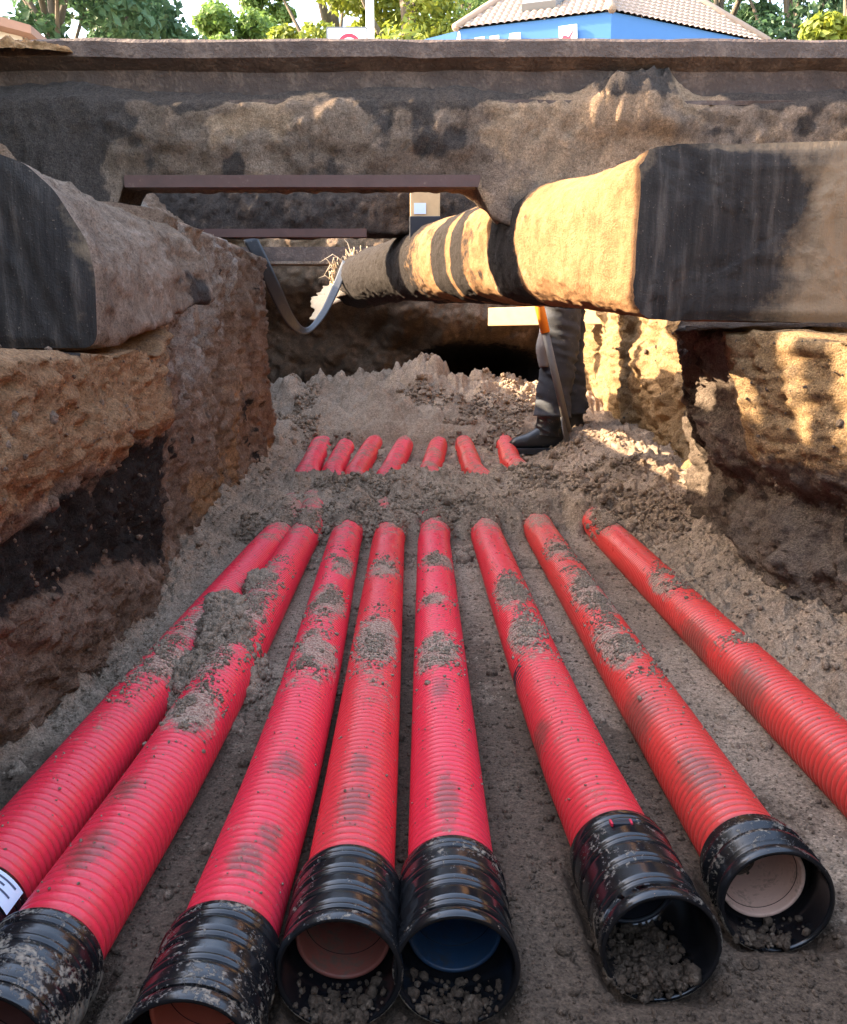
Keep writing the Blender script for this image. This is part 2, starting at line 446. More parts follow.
# ------------------------------------------------------------------ trench floor (height field of loose sand)
gy = [0.30]
while gy[-1] < 7.4: gy.append(gy[-1] + 0.0048 * max(1.0, gy[-1] / 1.05))
gy = np.concatenate([np.linspace(-2.7, 0.29, 40), np.array(gy)])
gx = np.concatenate([np.linspace(-1.7, -1.0, 30)[:-1], np.arange(-1.0, 1.12, 0.0056), np.linspace(1.12, 1.8, 30)[1:]])
GX, GY = np.meshgrid(gx, gy, indexing='ij')

# loose sand lying on the pipes: (px, py, half length px, half width px, height m)
BLOBS = [ # the first three are the mound across the two left conduits
  # along-Y radius, X radius in metres
    (226, 618, 0.27, 0.078, 0.104), (190, 655, 0.15, 0.075, 0.082), (258, 574, 0.13, 0.045, 0.09),
    (200, 706, 0.09, 0.05, 0.062), (375, 640, 0.15, 0.045, 0.065), (318, 655, 0.13, 0.06, 0.064), (330, 600, 0.11, 0.05, 0.06),
    (440, 652, 0.10, 0.045, 0.062), (432, 600, 0.06, 0.04, 0.058), (505, 590, 0.15, 0.045, 0.066), (515, 632, 0.11, 0.04, 0.066),
    (590, 590, 0.22, 0.045, 0.062), (612, 645, 0.16, 0.045, 0.066), (560, 550, 0.12, 0.05, 0.066), (655, 580, 0.12, 0.03, 0.056),
    (692, 640, 0.03, 0.05, 0.060), (385, 568, 0.10, 0.045, 0.064), (350, 562, 0.12, 0.04, 0.06), (440, 560, 0.08, 0.045, 0.064),
]
SMUDGES = [(354, 805, 0.07, 0.03), (360, 765, 0.05, 0.02), (287, 765, 0.05, 0.03), (246, 860, 0.05, 0.03), (447, 800, 0.10, 0.022), (440, 690, 0.08, 0.02), (270, 835, 0.04, 0.02),
           (125, 790, 0.05, 0.03), (90, 850, 0.06, 0.03), (190, 725, 0.05, 0.03), (540, 720, 0.05, 0.02), (700, 770, 0.10, 0.03), (640, 700, 0.10, 0.03), (745, 670, 0.10, 0.04), (690, 620, 0.12, 0.04)]
def pipe_top(x, y):
    top = np.full_like(x, -1.0)
    for p in PIPES:
        ax = p['fx'](y); dx = (p['fx'](y + 0.01) - p['fx'](y - 0.01)) / 0.02
        d = np.abs(x - ax) / np.sqrt(1 + dx * dx)
        r = R_PIPE + 0.002
        h = axis_z(y) + np.where(d < r * 0.8, np.sqrt(np.maximum(r * r - d * d, 0)), r * 0.6 - (d - r * 0.8) * 1.5)
        top = np.maximum(top, np.where((y > p['yc'] + 0.02) & (d < r * 1.7), h, -1.0))
    return top
def floor_h(x, y, fine=True):
    z0 = x * 0
    n = fbm(x, y, z0, 2.2, 3, 0.5, 11)
    m = fbm(x, y, z0, 11, 4, 0.55, 21)
    h = -0.026 + 0.014 * n + 0.014 * m
    rough = 0.8 + 0.2 * sst(0.95, 1.5, y)
    lump = clods(x, y, 0.085, 3, 0.5) * 0.45 + clods(x + 0.3, y + 0.1, 0.045, 4, 0.7) * 0.65 + clods(x, y + 0.2, 0.021, 5, 0.8) * 0.9
    h += lump * rough
    h += 0.011 * fbm(x, y, z0, 45, 4, 0.7, 31) + clods(x + 0.7, y, 0.013, 6, 0.85) * 0.9 * rough
    # rise along both walls
    h += 0.13 * sst(0.52, 0.98, x - 0.05 * sst(2, 0.8, y)) * sst(0.9, 1.5, y) + 0.05 * sst(0.55, 0.85, x)
    h += 0.09 * sst(-0.50, -0.85, x) * sst(0.8, 1.3, y)
    h += 0.13 * sst(2.6, 4.8, y)
    # blobs of sand on the pipes
    bl = np.zeros_like(h)
    for bx, by, ry, rx, hh in BLOBS:
        c = ptz(bx, by, AX0 + 0.05)
        dx = (x - c.x) + 0.0; dy = y - c.y
        slope = (c.x) / max(c.y, 0.1)                      # stretch along the pipe run
        dx = dx - slope * dy
        q = (dx / rx) ** 2 + (dy / ry) ** 2
        bl = np.maximum(bl, hh * np.exp(-q * 0.9))
    f34 = fbm(x, y, z0, 30, 4, 0.65, 41)
    # big heap that buries the pipes half way
    ed0 = 2.95 + 0.24 * fbm(x, y * 0, z0, 4.0, 3, 0.6, 51) + 0.12 * m + 0.15 * sst(0.3, 0.7, x)
    ed1 = 3.98 + 0.15 * fbm(x, y * 0, z0, 4.0, 2, 0.5, 52) + 0.25 * m - 0.12 * sst(-0.1, -0.6, x)
    hp = sst(ed0 - 0.02, ed0 + 0.17, y) * (1 - sst(ed1 - 0.25, ed1 - 0.02, y))
    stump = sst(3.6, 3.9, y) * (0.026 + 0.035 * n + 0.05 * m)
    # the far heap
    ed2 = 5.02 + 0.10 * fbm(x, y * 0, z0, 5.0, 2, 0.5, 53) + 0.16 * m
    hp2 = sst(ed2 - 0.22, ed2 + 0.02, y)
    big = clods(x, y, 0.30, 8, 0.7) * 0.28 + clods(x, y + 0.4, 0.14, 18, 0.7) * 0.4
    lv = axis_z(y) - 0.035 + 0.105 * hp + 0.12 * hp2 + stump * (1 - hp) * (1 - hp2)
    h = np.maximum(h, lv + (hp + hp2) * (0.045 * n + 0.045 * m + big * 1.0 + 0.016 * f34 * (1 - 0.8 * sst(4.3, 5.4, y)) + 0.5 * clods(x, y, 0.05, 28, 0.5)) - 0.012 * hp)
    crest = np.interp(x, [-1.4, -1.0, -0.62, -0.2, 0.1, 0.32, 0.6, 0.9, 1.2], [0.36, 0.38, 0.42, 0.52, 0.53, 0.44, 0.44, 0.36, 0.32])
    hh = sst(4.95, 6.05, y + 0.15 * n) * (1 - 0.95 * sst(6.15, 6.9, y))
    h = h + hh * (crest - 0.24) + hh * (0.07 * m + 0.6 * big)
    # sand between the pipes where they are bare sits lower
    mound = np.zeros_like(h)
    for bx, by, ry, rx, hh in BLOBS[:3]:
        c = ptz(bx, by, AX0 + 0.05); dy = y - c.y; dx = (x - c.x) - c.x / max(c.y, 0.1) * dy
        mound = np.maximum(mound, hh * np.exp(-((dx / rx) ** 4 + (dy / ry) ** 4)))
    h = np.where(mound > 0.02, np.maximum(h, mound * 1.10 + 0.022 * m + 0.010 * f34 + lump * 0.5 - 0.002), h)
    return h
H = floor_h(GX, GY)
# keep the floor out of the open mouths of the couplings
for p in PIPES:
    ye, yc = p['ye'], p['yc']
    xe = p['fx'](np.array([ye]))[0]
    ax = p['fx'](GY)
    d = np.abs(GX - ax)
    k = (1 - sst(0.045, 0.075, d)) * (1 - sst(yc, yc + 0.06, GY)) * sst(ye - 0.05, ye + 0.01, GY)
    H = H * (1 - k) + np.minimum(H, -0.016 + 0.3 * (H - 0.01)) * k
P = np.stack([GX, GY, H], -1)
wet = np.clip(0.65 * (1 - sst(1.0, 1.9, GY)) * (1 - 0.9 * sst(0.40, 0.62, GX + 0.1 * fbm(GX, GY, GX * 0, 6, 3, 0.6, 62))) + 0.55 * sst(0.045, 0.0, H) * (1 - sst(1.9, 2.9, GY)) + 0.35 * fbm(GX, GY, GX * 0, 2.0, 2, 0.5, 61), 0, 1)  # damp soil near the front, plus shade painted into the low gaps between pipes
fl = grid_mesh('trench_floor', P, M_FLOOR, flip=False, attrs={'wet': wet})
fl['kind'] = 'structure'
def wet_shade_at(x, y):
    i = np.clip(np.searchsorted(gx, x), 0, len(gx) - 1); j = np.clip(np.searchsorted(gy, y), 0, len(gy) - 1)
    return wet[i, j]
def hz(x, y):
    i = np.clip(np.searchsorted(gx, x), 0, len(gx) - 1); j = np.clip(np.searchsorted(gy, y), 0, len(gy) - 1)
    return H[i, j]

# ------------------------------------------------------------------ trench walls
Z_TOP = pt(423, 41, 2.75).z - 0.02
WALL_P = []
def wall(name, keys, mat, flipx, attr_fn, disp_fn, ny0=-2.7, ny1=7.0):
    ys = [0.35]
    while ys[-1] < ny1: ys.append(ys[-1] + 0.0085 * max(1.0, ys[-1] / 1.5))
    ys = np.concatenate([np.linspace(ny0, 0.34, 40), np.array(ys)])
    counts = (130, 26, 50)
    K = np.array([k[0] for k in keys]); PP = np.array([k[1] for k in keys])          # (nk, 4, 2)
    rows = np.stack([np.stack([np.interp(ys, K, PP[:, i, c]) for c in (0, 1)], -1) for i in range(4)], 1)   # (ny,4,2)
    cols, seg = [], []
    for s, cnt in enumerate(counts):
        t = np.linspace(0, 1, cnt, endpoint=(s == 2))[None, :, None]
        cols.append(rows[:, s:s + 1, :] * (1 - t) + rows[:, s + 1:s + 2, :] * t); seg += [s] * cnt
    XZ = np.concatenate(cols, 1)
    X, Z = XZ[..., 0], XZ[..., 1]
    Y = np.broadcast_to(ys[:, None], X.shape)
    X, Z = disp_fn(X.copy(), Y, Z.copy(), np.array(seg)[None, :])
    P = np.stack([X, Y, Z], -1)
    o = grid_mesh(name, P, mat, flip=flipx, attrs=attr_fn(X, Y, Z))
    o['kind'] = 'structure'
    WALL_P.append((P, counts[0]))
    return o
def wall_noise(X, Y, Z, seed):
    big = fbm(X * 0.3, Y, Z, 1.6, 3, 0.5, seed)
    med = fbm(X * 0.3, Y, Z, 6.0, 4, 0.55, seed + 5)
    rid = fbm(X * 0.3, Y * 1.7, Z * 0.6, 5.0, 4, 0.55, seed + 9, True)
    fin = fbm(X * 0.3, Y, Z, 34.0, 4, 0.6, seed + 15)
    return big, med, rid, fin
def left_disp(X, Y, Z, seg):
    big, med, rid, fin = wall_noise(X, Y, Z, 100)
    lump = clods(Y, Z, 0.12, 104, 0.5) * 0.35 + clods(Y, Z, 0.05, 105, 0.6) * 0.4
    d = 0.035 * big + 0.026 * med + 0.022 * rid + 0.020 * fin + lump * 0.45
    d = d - 0.55 * clods(Y + 0.3, Z, 0.028, 109, 0.45) - 0.45 * clods(Y, Z + 0.2, 0.07, 108, 0.3)
    # undercut black layer
    near = 1 - sst(2.25, 2.5, Y)
    dlo = 0.30 - 0.17 * np.clip(Y - 1.3, -0.5, 1.0); dhi = 0.41 + 0.07 * np.clip(Y - 1.3, -0.5, 1.0)
    und = sst(dlo - 0.05, dlo + 0.05, Z + 0.05 * med) * (1 - sst(dhi - 0.04, dhi + 0.06, Z + 0.06 * med)) * near * sst(0.6, 1.1, Y)
    d = d - 0.03 * und + 0.02 * near * np.exp(-((Z - 0.53) / 0.05) ** 2)
    # vertical tooth scrapes in the far part
    scr = fbm(X * 0, Y + 0.25 * Z, Z * 0.12, 12.0, 4, 0.65, 131, True)
    d = d + (0.014 + 0.03 * sst(2.4, 2.7, Y)) * scr
    blk = fbm(X * 0, Y * 1.2, Z, 4.0, 2, 0.5, 135)
    d = d + 0.018 * np.round(blk * 3) / 3
    d = d + 0.014 * fbm(X * 0, Y, Z, 70, 3, 0.65, 137)
    w = np.where(seg == 1, 0.25, 1.0)
    X = X + d * w
    Z = Z + np.where(seg == 1, 0.6 * (0.03 * med + 0.02 * fin), 0.0)
    return X, Z
    return X, Z
def left_attr(X, Y, Z):
    n = fbm(X * 0.3, Y, Z, 2.2, 4, 0.6, 141)
    n2 = fbm(X * 0.3, Y, Z, 7.0, 5, 0.7, 142)
    near = 1 - sst(2.3, 2.55, Y)
    dlo = 0.30 - 0.17 * np.clip(Y - 1.3, -0.5, 1.0); dhi = 0.41 + 0.07 * np.clip(Y - 1.3, -0.5, 1.0)
    dark = sst(dlo - 0.05, dlo + 0.05, Z + 0.10 * n + 0.05 * n2) * (1 - sst(dhi - 0.04, dhi + 0.04, Z + 0.09 * n + 0.05 * n2)) * near
    dark = np.maximum(dark, 0.75 * sst(0.2, 0.5, n2 + 0.5 * n) * (1 - near))
    dark = np.maximum(dark, sst(0.3, 0.45, n2) * sst(0.30, 0.45, Z) * near * 0.9)
    orange = near * sst(0.42, 0.5, Z + 0.08 * n) * (0.85 + 0.5 * n)
    orange = np.maximum(orange, 0.75 * sst(0.0, 0.35, -n) * (1 - near) * sst(0.9, 0.3, Z))
    stk = fbm(X * 0, Y + 0.2 * Z, Z * 0.15, 9.0, 4, 0.65, 143)
    pale = (1 - near) * sst(-0.1, 0.35, stk + 0.4 * n) * sst(0.3, 0.8, Z)
    dark = np.maximum(dark, (1 - near) * 0.42 * sst(0.1, 0.5, -stk + 0.5 * n2))
    return dict(dark=np.clip(dark, 0, 1), orange=np.clip(orange, 0, 1), pale=np.clip(pale, 0, 1))
LK = [(-2.7, [(-0.72, -0.2), (-0.62, 0.69), (-1.3, 0.70), (-1.55, Z_TOP)]),
      (2.15, [(-0.73, -0.2), (-0.66, 0.69), (-1.3, 0.72), (-1.55, Z_TOP)]),
      (2.45, [(-0.80, -0.2), (-0.74, 0.82), (-1.30, 0.86), (-1.5, Z_TOP)]),
      (2.62, [(-0.84, -0.2), (-0.80, 1.10), (-1.12, 1.16), (-1.45, Z_TOP)]),
      (4.40, [(-0.84, -0.2), (-0.80, 1.15), (-0.98, 1.20), (-1.45, Z_TOP)]),
      (4.62, [(-1.25, -0.2), (-1.22, 1.15), (-1.3, 1.20), (-1.45, Z_TOP)]),
      (7.0, [(-1.35, -0.2), (-1.32, 1.15), (-1.4, 1.20), (-1.5, Z_TOP)])]
wl = wall('trench_wall_left', LK, M_WALL_L, False, left_attr, left_disp)

def right_disp(X, Y, Z, seg):
    big, med, rid, fin = wall_noise(X, Y, Z, 200)
    lump = clods(Y, Z, 0.14, 204, 0.6) * 0.5 + clods(Y, Z, 0.055, 205, 0.7) * 0.5
    calm = 1 - 0.88 * np.exp(-((Y - 1.8) / 0.35) ** 4) * sst(0.36, 0.46, Z)
    d = 0.05 * big * calm + 0.035 * med * calm + 0.03 * rid * calm + 0.020 * fin + lump * 0.8 * calm
    d = d - 0.5 * clods(Y + 0.3, Z, 0.03, 209, 0.45) * calm - 0.4 * clods(Y, Z + 0.2, 0.08, 208, 0.3) * calm
    near = 1 - sst(2.95, 3.2, Y)
    d = d + near * (0.0 * np.exp(-((Y - 1.95) / 0.28) ** 2) * sst(0.25, 0.5, Z) - 0.05 * np.exp(-((Z - 0.35) / 0.08) ** 2))
    d = d + 0.03 * calm * fbm(X * 0, Y - 0.3 * Z, Z * 0.15, 11.0, 4, 0.65, 231, True)
    blk = fbm(X * 0, Y * 1.2, Z, 4.5, 2, 0.5, 235)
    d = d + 0.035 * calm * np.round(blk * 3) / 3
    d = d + 0.010 * fbm(X * 0, Y, Z, 70, 3, 0.65, 237)
    w = np.where(seg == 1, 0.25, 1.0)
    X = X - d * w
    Z = Z + np.where(seg == 1, 0.03 * med + 0.02 * fin, 0.0)
    return X, Z
def right_attr(X, Y, Z):
    n = fbm(X * 0.3, Y, Z, 2.4, 4, 0.6, 241); n2 = fbm(X * 0.3, Y, Z, 7.0, 3, 0.6, 242)
    far = sst(2.95, 3.2, Y)
    dark = np.maximum(0.9 * sst(0.15, 0.5, n2 + 0.4 * n) * (1 - far) * (1 - 0.85 * sst(0.40, 0.48, Z) * (1 - sst(2.05, 2.3, Y))), 0)
    orange = np.maximum(far * (0.9 + 0.3 * n), (1 - far) * sst(0.40, 0.48, Z) * (0.62 + 0.4 * n) * (1 - sst(1.95, 2.1, Y)))  # orange sand; near term strengthened to paint brightness into the sun-stripe zone
    pale = (1 - far) * sst(-0.1, 0.4, -n)
    return dict(dark=np.clip(dark, 0, 1), orange=np.clip(orange, 0, 1), pale=np.clip(pale, 0, 1))
RK = [(-2.7, [(0.95, -0.2), (0.92, 0.72), (1.6, 0.74), (1.65, Z_TOP)]),
      (1.55, [(0.98, -0.2), (0.92, 0.72), (1.6, 0.74), (1.65, Z_TOP)]),
      (1.72, [(0.96, -0.2), (0.80, 0.72), (1.6, 0.74), (1.65, Z_TOP)]),
      (1.92, [(0.94, -0.2), (0.68, 0.735), (1.6, 0.76), (1.65, Z_TOP)]),
      (2.95, [(0.98, -0.2), (0.86, 0.78), (1.5, 0.80), (1.6, Z_TOP)]),
      (3.2, [(1.20, -0.2), (1.14, 1.10), (1.3, 1.18), (1.5, Z_TOP)]),
      (7.0, [(1.20, -0.2), (1.14, 1.10), (1.3, 1.18), (1.5, Z_TOP)])]
wr = wall('trench_wall_right', RK, M_WALL_R, True, right_attr, right_disp)

# back wall with the dark hollow
bx = np.linspace(-1.7, 1.8, 260); bz = np.linspace(-0.1, Z_TOP, 150)
BX, BZ = np.meshgrid(bx, bz, indexing='ij')
BY = 6.75 - 0.10 * fbm(BX, BZ, BX * 0, 1.5, 3, 0.5, 301) - 0.08 * fbm(BX, BZ, BX * 0, 6, 4, 0.55, 302) - clods(BX, BZ, 0.16, 303, 0.6) * 0.6 - 0.02 * fbm(BX, BZ, BX * 0, 28, 3, 0.6, 304)
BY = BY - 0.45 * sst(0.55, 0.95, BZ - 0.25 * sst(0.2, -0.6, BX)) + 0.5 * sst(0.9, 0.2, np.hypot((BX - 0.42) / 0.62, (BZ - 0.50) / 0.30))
hollow_shade = np.clip(sst(1.25, 0.6, np.hypot((BX - 0.42) / 0.62, (BZ - 0.50) / 0.30)) + 0.4 * fbm(BX, BZ, BX * 0, 3, 3, 0.6, 305), 0, 1)  # shade of the hollow painted dark over the same ellipse as the recess
bk = grid_mesh('trench_wall_back', np.stack([BX, BY, BZ], -1), M_WALL_B, flip=False, attrs={'dark': hollow_shade})
bk['kind'] = 'structure'
# end of the trench behind the photographer
rb = grid_mesh('trench_wall_end', np.stack([BX, -2.65 + 0.1 * fbm(BX, BZ, BX * 0, 2, 4, 0.6, 311), BZ], -1)[::4, ::4], M_WALL_R, flip=True)
rb['kind'] = 'structure'

# street level sheet with the trench cut out of it
hx0, hx1, hy0, hy1, BIG = -1.42, 1.50, -2.6, 6.62, 260
V = [(-BIG, -BIG, Z_TOP), (BIG, -BIG, Z_TOP), (BIG, BIG, Z_TOP), (-BIG, BIG, Z_TOP), (hx0, hy0, Z_TOP), (hx1, hy0, Z_TOP), (hx1, hy1, Z_TOP), (hx0, hy1, Z_TOP)]
gr = raw_mesh('ground', V, [(0, 1, 5, 4), (1, 2, 6, 5), (2, 3, 7, 6), (3, 0, 4, 7)], M_GROUND, smooth=False)
gr['kind'] = 'structure'

# ------------------------------------------------------------------ the tram track girders across the trench
def sweep_x(name, prof, xs, dfn, mat, parent, attr_fn=None):
    """closed profile (Y,z) swept along X with displacement"""
    prof = np.asarray(prof, float)
    # resample the profile
    q = np.concatenate([prof, prof[:1]]); L = np.concatenate([[0], np.cumsum(np.linalg.norm(np.diff(q, axis=0), axis=1))])
    n = max(12, int(L[-1] / 0.014)); s = np.linspace(0, L[-1], n, endpoint=False)
    pr = np.stack([np.interp(s, L, q[:, 0]), np.interp(s, L, q[:, 1])], -1)
    X = np.broadcast_to(xs[:, None], (len(xs), n)); Y = np.broadcast_to(pr[None, :, 0], X.shape).copy(); Z = np.broadcast_to(pr[None, :, 1], X.shape).copy()
    c = pr.mean(0); N = pr - c; N /= np.linalg.norm(N, axis=1)[:, None]
    Y, Z = dfn(X, Y, Z, N)
    P = np.stack([X, Y, Z], -1)
    P = np.concatenate([P[:1] * 0 + P[:1].mean(1, keepdims=True), P, P[-1:] * 0 + P[-1:].mean(1, keepdims=True)], 0)
    at = None
    if attr_fn: at = attr_fn(P[..., 0], P[..., 1], P[..., 2])
    return grid_mesh(name, P, mat, parent, cv=True, attrs=at)
def extrude_x(name, prof, x0, x1, mat, parent, n=60, wob=0.0015):
    prof = np.asarray(prof, float); xs = np.linspace(x0, x1, n)
    X = np.broadcast_to(xs[:, None], (n, len(prof)))
    Y = np.broadcast_to(prof[None, :, 0], X.shape) + wob * fbm(X, X * 0, X * 0 + prof[None, :, 1] * 5, 6, 3, 0.5, 77)
    Z = np.broadcast_to(prof[None, :, 1], X.shape) + wob * fbm(X, X * 0 + 9, X * 0 + prof[None, :, 0] * 5, 6, 3, 0.5, 78)
    P = np.stack([X, Y, Z], -1)
    P = np.concatenate([P[:1] * 0 + P[:1].mean(1, keepdims=True), P, P[-1:] * 0 + P[-1:].mean(1, keepdims=True)], 0)
    return grid_mesh(name, P, mat, parent, cv=True, smooth=False)
def girder(Y0, label, zt, zb, fl0, fl1, seed, right_hang):
    t = thing('track_girder', label, 'rail', 'rails with concrete crust crossing the trench', (0, Y0, zb))
    h = 0.185
    wobr = 0
    rp = [(-0.062, zt - 0.052), (-0.062, zt - 0.010), (-0.052, zt), (-0.006, zt), (0.0, zt - 0.03), (0.03, zt - 0.03), (0.036, zt - 0.006), (0.06, zt - 0.008),
          (0.062, zt - 0.05), (0.012, zt - 0.075), (0.010, zt - h + 0.03), (0.075, zt - h + 0.012), (0.075, zt - h), (-0.075, zt - h), (-0.075, zt - h + 0.012), (-0.010, zt - h + 0.03), (-0.018, zt - 0.078)]
    extrude_x('rail', [(Y0 + a, b) for a, b in rp], -2.6, 2.8, M_RAIL, t, 400, 0.006)
    zc = zt - 0.16
    prof = [(Y0 - 0.085, zb + 0.018), (Y0 - 0.095, zb + 0.12), (Y0 - 0.09, zc - 0.03), (Y0 - 0.04, zc + 0.02), (Y0 + 0.04, zc + 0.02), (Y0 + 0.09, zc - 0.03), (Y0 + 0.095, zb + 0.12), (Y0 + 0.085, zb + 0.018)]
    xs = np.arange(-1.9, 2.1, 0.012)
    def dfn(X, Y, Z, N):
        big = fbm(X, Y * 0, Z, 2.0, 3, 0.5, seed); med = fbm(X, Y, Z, 8, 4, 0.55, seed + 3); fin = fbm(X, Y, Z, 40, 3, 0.6, seed + 6)
        lp = clods(X, Z, 0.11, seed + 7, 0.5) * 0.22 + clods(X, Z, 0.035, seed + 17, 0.6) * 0.5 + 0.008 * fbm(X, Y, Z, 90, 2, 0.6, seed + 18)
        top = sst(zc - 0.09, zc, Z)
        rg = fbm(X, Y, Z * 1.4, 9, 4, 0.6, seed + 8, True)
        d = 0.014 * big + 0.016 * med + 0.018 * fin + 0.012 * rg + lp * (1 - top) * 0.8
        if right_hang:
            lump = np.exp(-((X - 0.62) / 0.14) ** 4) * sst(zc - 0.14, zc - 0.08, Z)          # sand lump leaning on the rail web
            d = d + lump * 0.03
            Z = Z + lump * (0.055 + 0.03 * fin + 0.03 * med) * sst(zc - 0.1, zc - 0.02, Z)
            lumpl = sst(-0.92, -1.05, X)
            d = d + lumpl * 0.03
            hang = sst(0.13, 0.25, X + 0.06 * med) * sst(zb + 0.14, zb + 0.03, Z)
            Z = Z - hang * (0.12 + 0.04 * med); Y = Y - 0.045 * hang * (N[None, :, 0] < 0)
            hangl = sst(-0.88, -1.02, X + 0.1 * med) * sst(zb + 0.14, zb + 0.03, Z)
            Z = Z - hangl * (0.30 + 0.08 * med); Y = Y - 0.045 * hangl * (N[None, :, 0] < 0)
        Z = Z + top * (0.02 * big + 0.012 * med)
        return Y + N[None, :, 0] * d, Z + N[None, :, 1] * d * 0.4
    def afn(X, Y, Z):
        n = fbm(X, Y, Z, 3, 4, 0.6, seed + 20); n2 = fbm(X, Y, Z, 9, 3, 0.6, seed + 21)
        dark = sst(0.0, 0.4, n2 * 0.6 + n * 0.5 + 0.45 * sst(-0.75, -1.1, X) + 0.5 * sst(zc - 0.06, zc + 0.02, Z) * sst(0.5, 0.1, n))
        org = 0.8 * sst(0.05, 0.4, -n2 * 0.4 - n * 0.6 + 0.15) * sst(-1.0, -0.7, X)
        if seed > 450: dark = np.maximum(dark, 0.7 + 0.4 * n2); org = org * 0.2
        return dict(dark=np.clip(dark, 0, 1), orange=np.clip(org, 0, 1))
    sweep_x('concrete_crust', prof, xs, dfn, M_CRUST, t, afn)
    extrude_x('steel_flange', [(Y0 - 0.10, zb), (Y0 - 0.10, zb + 0.034), (Y0 - 0.06, zb + 0.034), (Y0 - 0.06, zb)], fl0, fl1, M_FLANGE, t, 40)
    return t
G1, G2, G3 = 2.75, 3.92, 5.45
g1 = girder(G1, 'nearest rusty rail on a sand-crusted concrete beam, spanning the whole width of the trench', pt(423, 38, G1 - 0.06).z, pt(423, 187, G1 - 0.1).z,
       pt(135, 180, G1).x, pt(492, 180, G1).x, 400, True)
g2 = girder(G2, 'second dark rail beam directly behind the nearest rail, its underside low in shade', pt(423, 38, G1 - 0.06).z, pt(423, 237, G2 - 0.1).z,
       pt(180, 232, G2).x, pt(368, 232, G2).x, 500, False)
g3 = thing('steel_bar', 'thin pale steel bar behind the second rail above the frayed beam end', 'bar', None, (0, G3, 1.2))
zb3 = pt(340, 263, G3).z
extrude_x('bar_body', [(G3 - 0.05, zb3), (G3 - 0.05, zb3 + 0.09), (G3 + 0.05, zb3 + 0.09), (G3 + 0.05, zb3)], -1.6, 1.7, M_RAIL, g3, 40, 0.003)
extrude_x('bar_edge', [(G3 - 0.062, zb3 - 0.012), (G3 - 0.062, zb3 + 0.004), (G3 + 0.06, zb3 + 0.004), (G3 + 0.06, zb3 - 0.012)], -1.6, 1.7, M_CRUST, g3, 40, 0.003)
# loose sand strewn on the near rail, far left
def ridge(name, x0, x1, Y0, z0, w, h, mat, parent, seed):
    xs = np.linspace(x0, x1, 90); th = np.linspace(0, np.pi, 14)
    X = np.broadcast_to(xs[:, None], (90, 14))
    env = np.sqrt(np.clip(1 - ((X - (x0 + x1) / 2) / ((x1 - x0) / 2)) ** 2, 0, 1))
    a = 1 + 1.1 * fbm(X, th[None, :] * 0.3, X * 0, 30, 4, 0.65, seed)
    return grid_mesh(name, np.stack([X, Y0 - w * np.cos(th)[None, :] * env * a, z0 + h * np.sin(th)[None, :] * env * a - 0.004], -1), mat, parent, flip=True)
ridge('sand_ridge', -1.55, -1.02, G1 - 0.075, pt(40, 46, G1 - 0.1).z - 0.006, 0.035, 0.03, M_BEAM_R, g1, 601)

# steel tie bars between the two rails
def tie(x, k):
    t = thing('tie_bar', 'flat steel tie bar bolted between the two rails, ' + k, 'tie bar', 'tie bars between the rails', (x, G1, Z_TOP - 0.1))
    zt = pt(423, 38, G1 - 0.06).z - 0.10
    box('bar_body', (x, (G1 + G2) / 2, zt), (0.05, G2 - G1 - 0.04, 0.016), M_RAIL, t, bevel=0.002)
    for s in (G1 + 0.03, G2 - 0.03):
        bm = bmesh.new(); bmesh.ops.create_cone(bm, cap_ends=True, segments=6, radius1=0.022, radius2=0.022, depth=0.018, matrix=Matrix.Translation((x, s + (0.04 if s < 3 else -0.04), zt + 0.016)))
        bm_obj('nut', bm, M_FLANGE, t)
    return t

# ------------------------------------------------------------------ the two heavy beams hanging in the trench
def superellipse(n_pts, e):
    th = np.linspace(0, 2 * np.pi, n_pts, endpoint=False) + 1e-4
    c, s = np.cos(th), np.sin(th)
    return np.sign(c) * np.abs(c) ** (2 / e), np.sign(s) * np.abs(s) ** (2 / e)
def beam_body(name, stations, mat, parent, seed, afn, amp=(0.012, 0.008, 0.003), npts=230, step=0.009):
    """stations: (Y, cx, cz, hw, hh, exponent)"""
    S = np.array(stations, float)
    Ys = np.arange(S[0, 0], S[-1, 0] + 1e-6, step)
    col = [np.interp(Ys, S[:, 0], S[:, i]) for i in range(6)]
    rows = []
    for y, cx, cz, hw, hh, e in zip(Ys, *col[1:]):
        a, b = superellipse(npts, e)
        rows.append(np.stack([cx + a * hw, np.full(npts, y), cz + b * hh], -1))
    P = np.array(rows)
    C = P.mean(1, keepdims=True); N = P - C; N /= np.linalg.norm(N, axis=2, keepdims=True)
    X, Y, Z = P[..., 0], P[..., 1], P[..., 2]
    d = amp[0] * fbm(X, Y, Z, 3.5, 3, 0.5, seed) + amp[1] * fbm(X, Y, Z, 14, 3, 0.55, seed + 3) + amp[2] * fbm(X, Y, Z, 55, 3, 0.6, seed + 5)
    th = np.linspace(0, 1.2, npts, endpoint=False)[None, :] + 0 * Y
    d = d + (clods(Y, th, 0.05, seed + 8, 0.35) * 0.30 + clods(Y, th, 0.022, seed + 9, 0.4) * 0.35 - clods(Y, th, 0.07, seed + 10, 0.3) * 0.25) * amp[2] / 0.007
    P = P + N * d[..., None]
    end = P[-1:].mean(1, keepdims=True) + 0 * P[-1:]
    Pb = np.concatenate([P, end], 0)
    o = grid_mesh(name, Pb, mat, parent, cv=True, attrs=afn(Pb[..., 0], Pb[..., 1], Pb[..., 2]))
    return o, P[0]
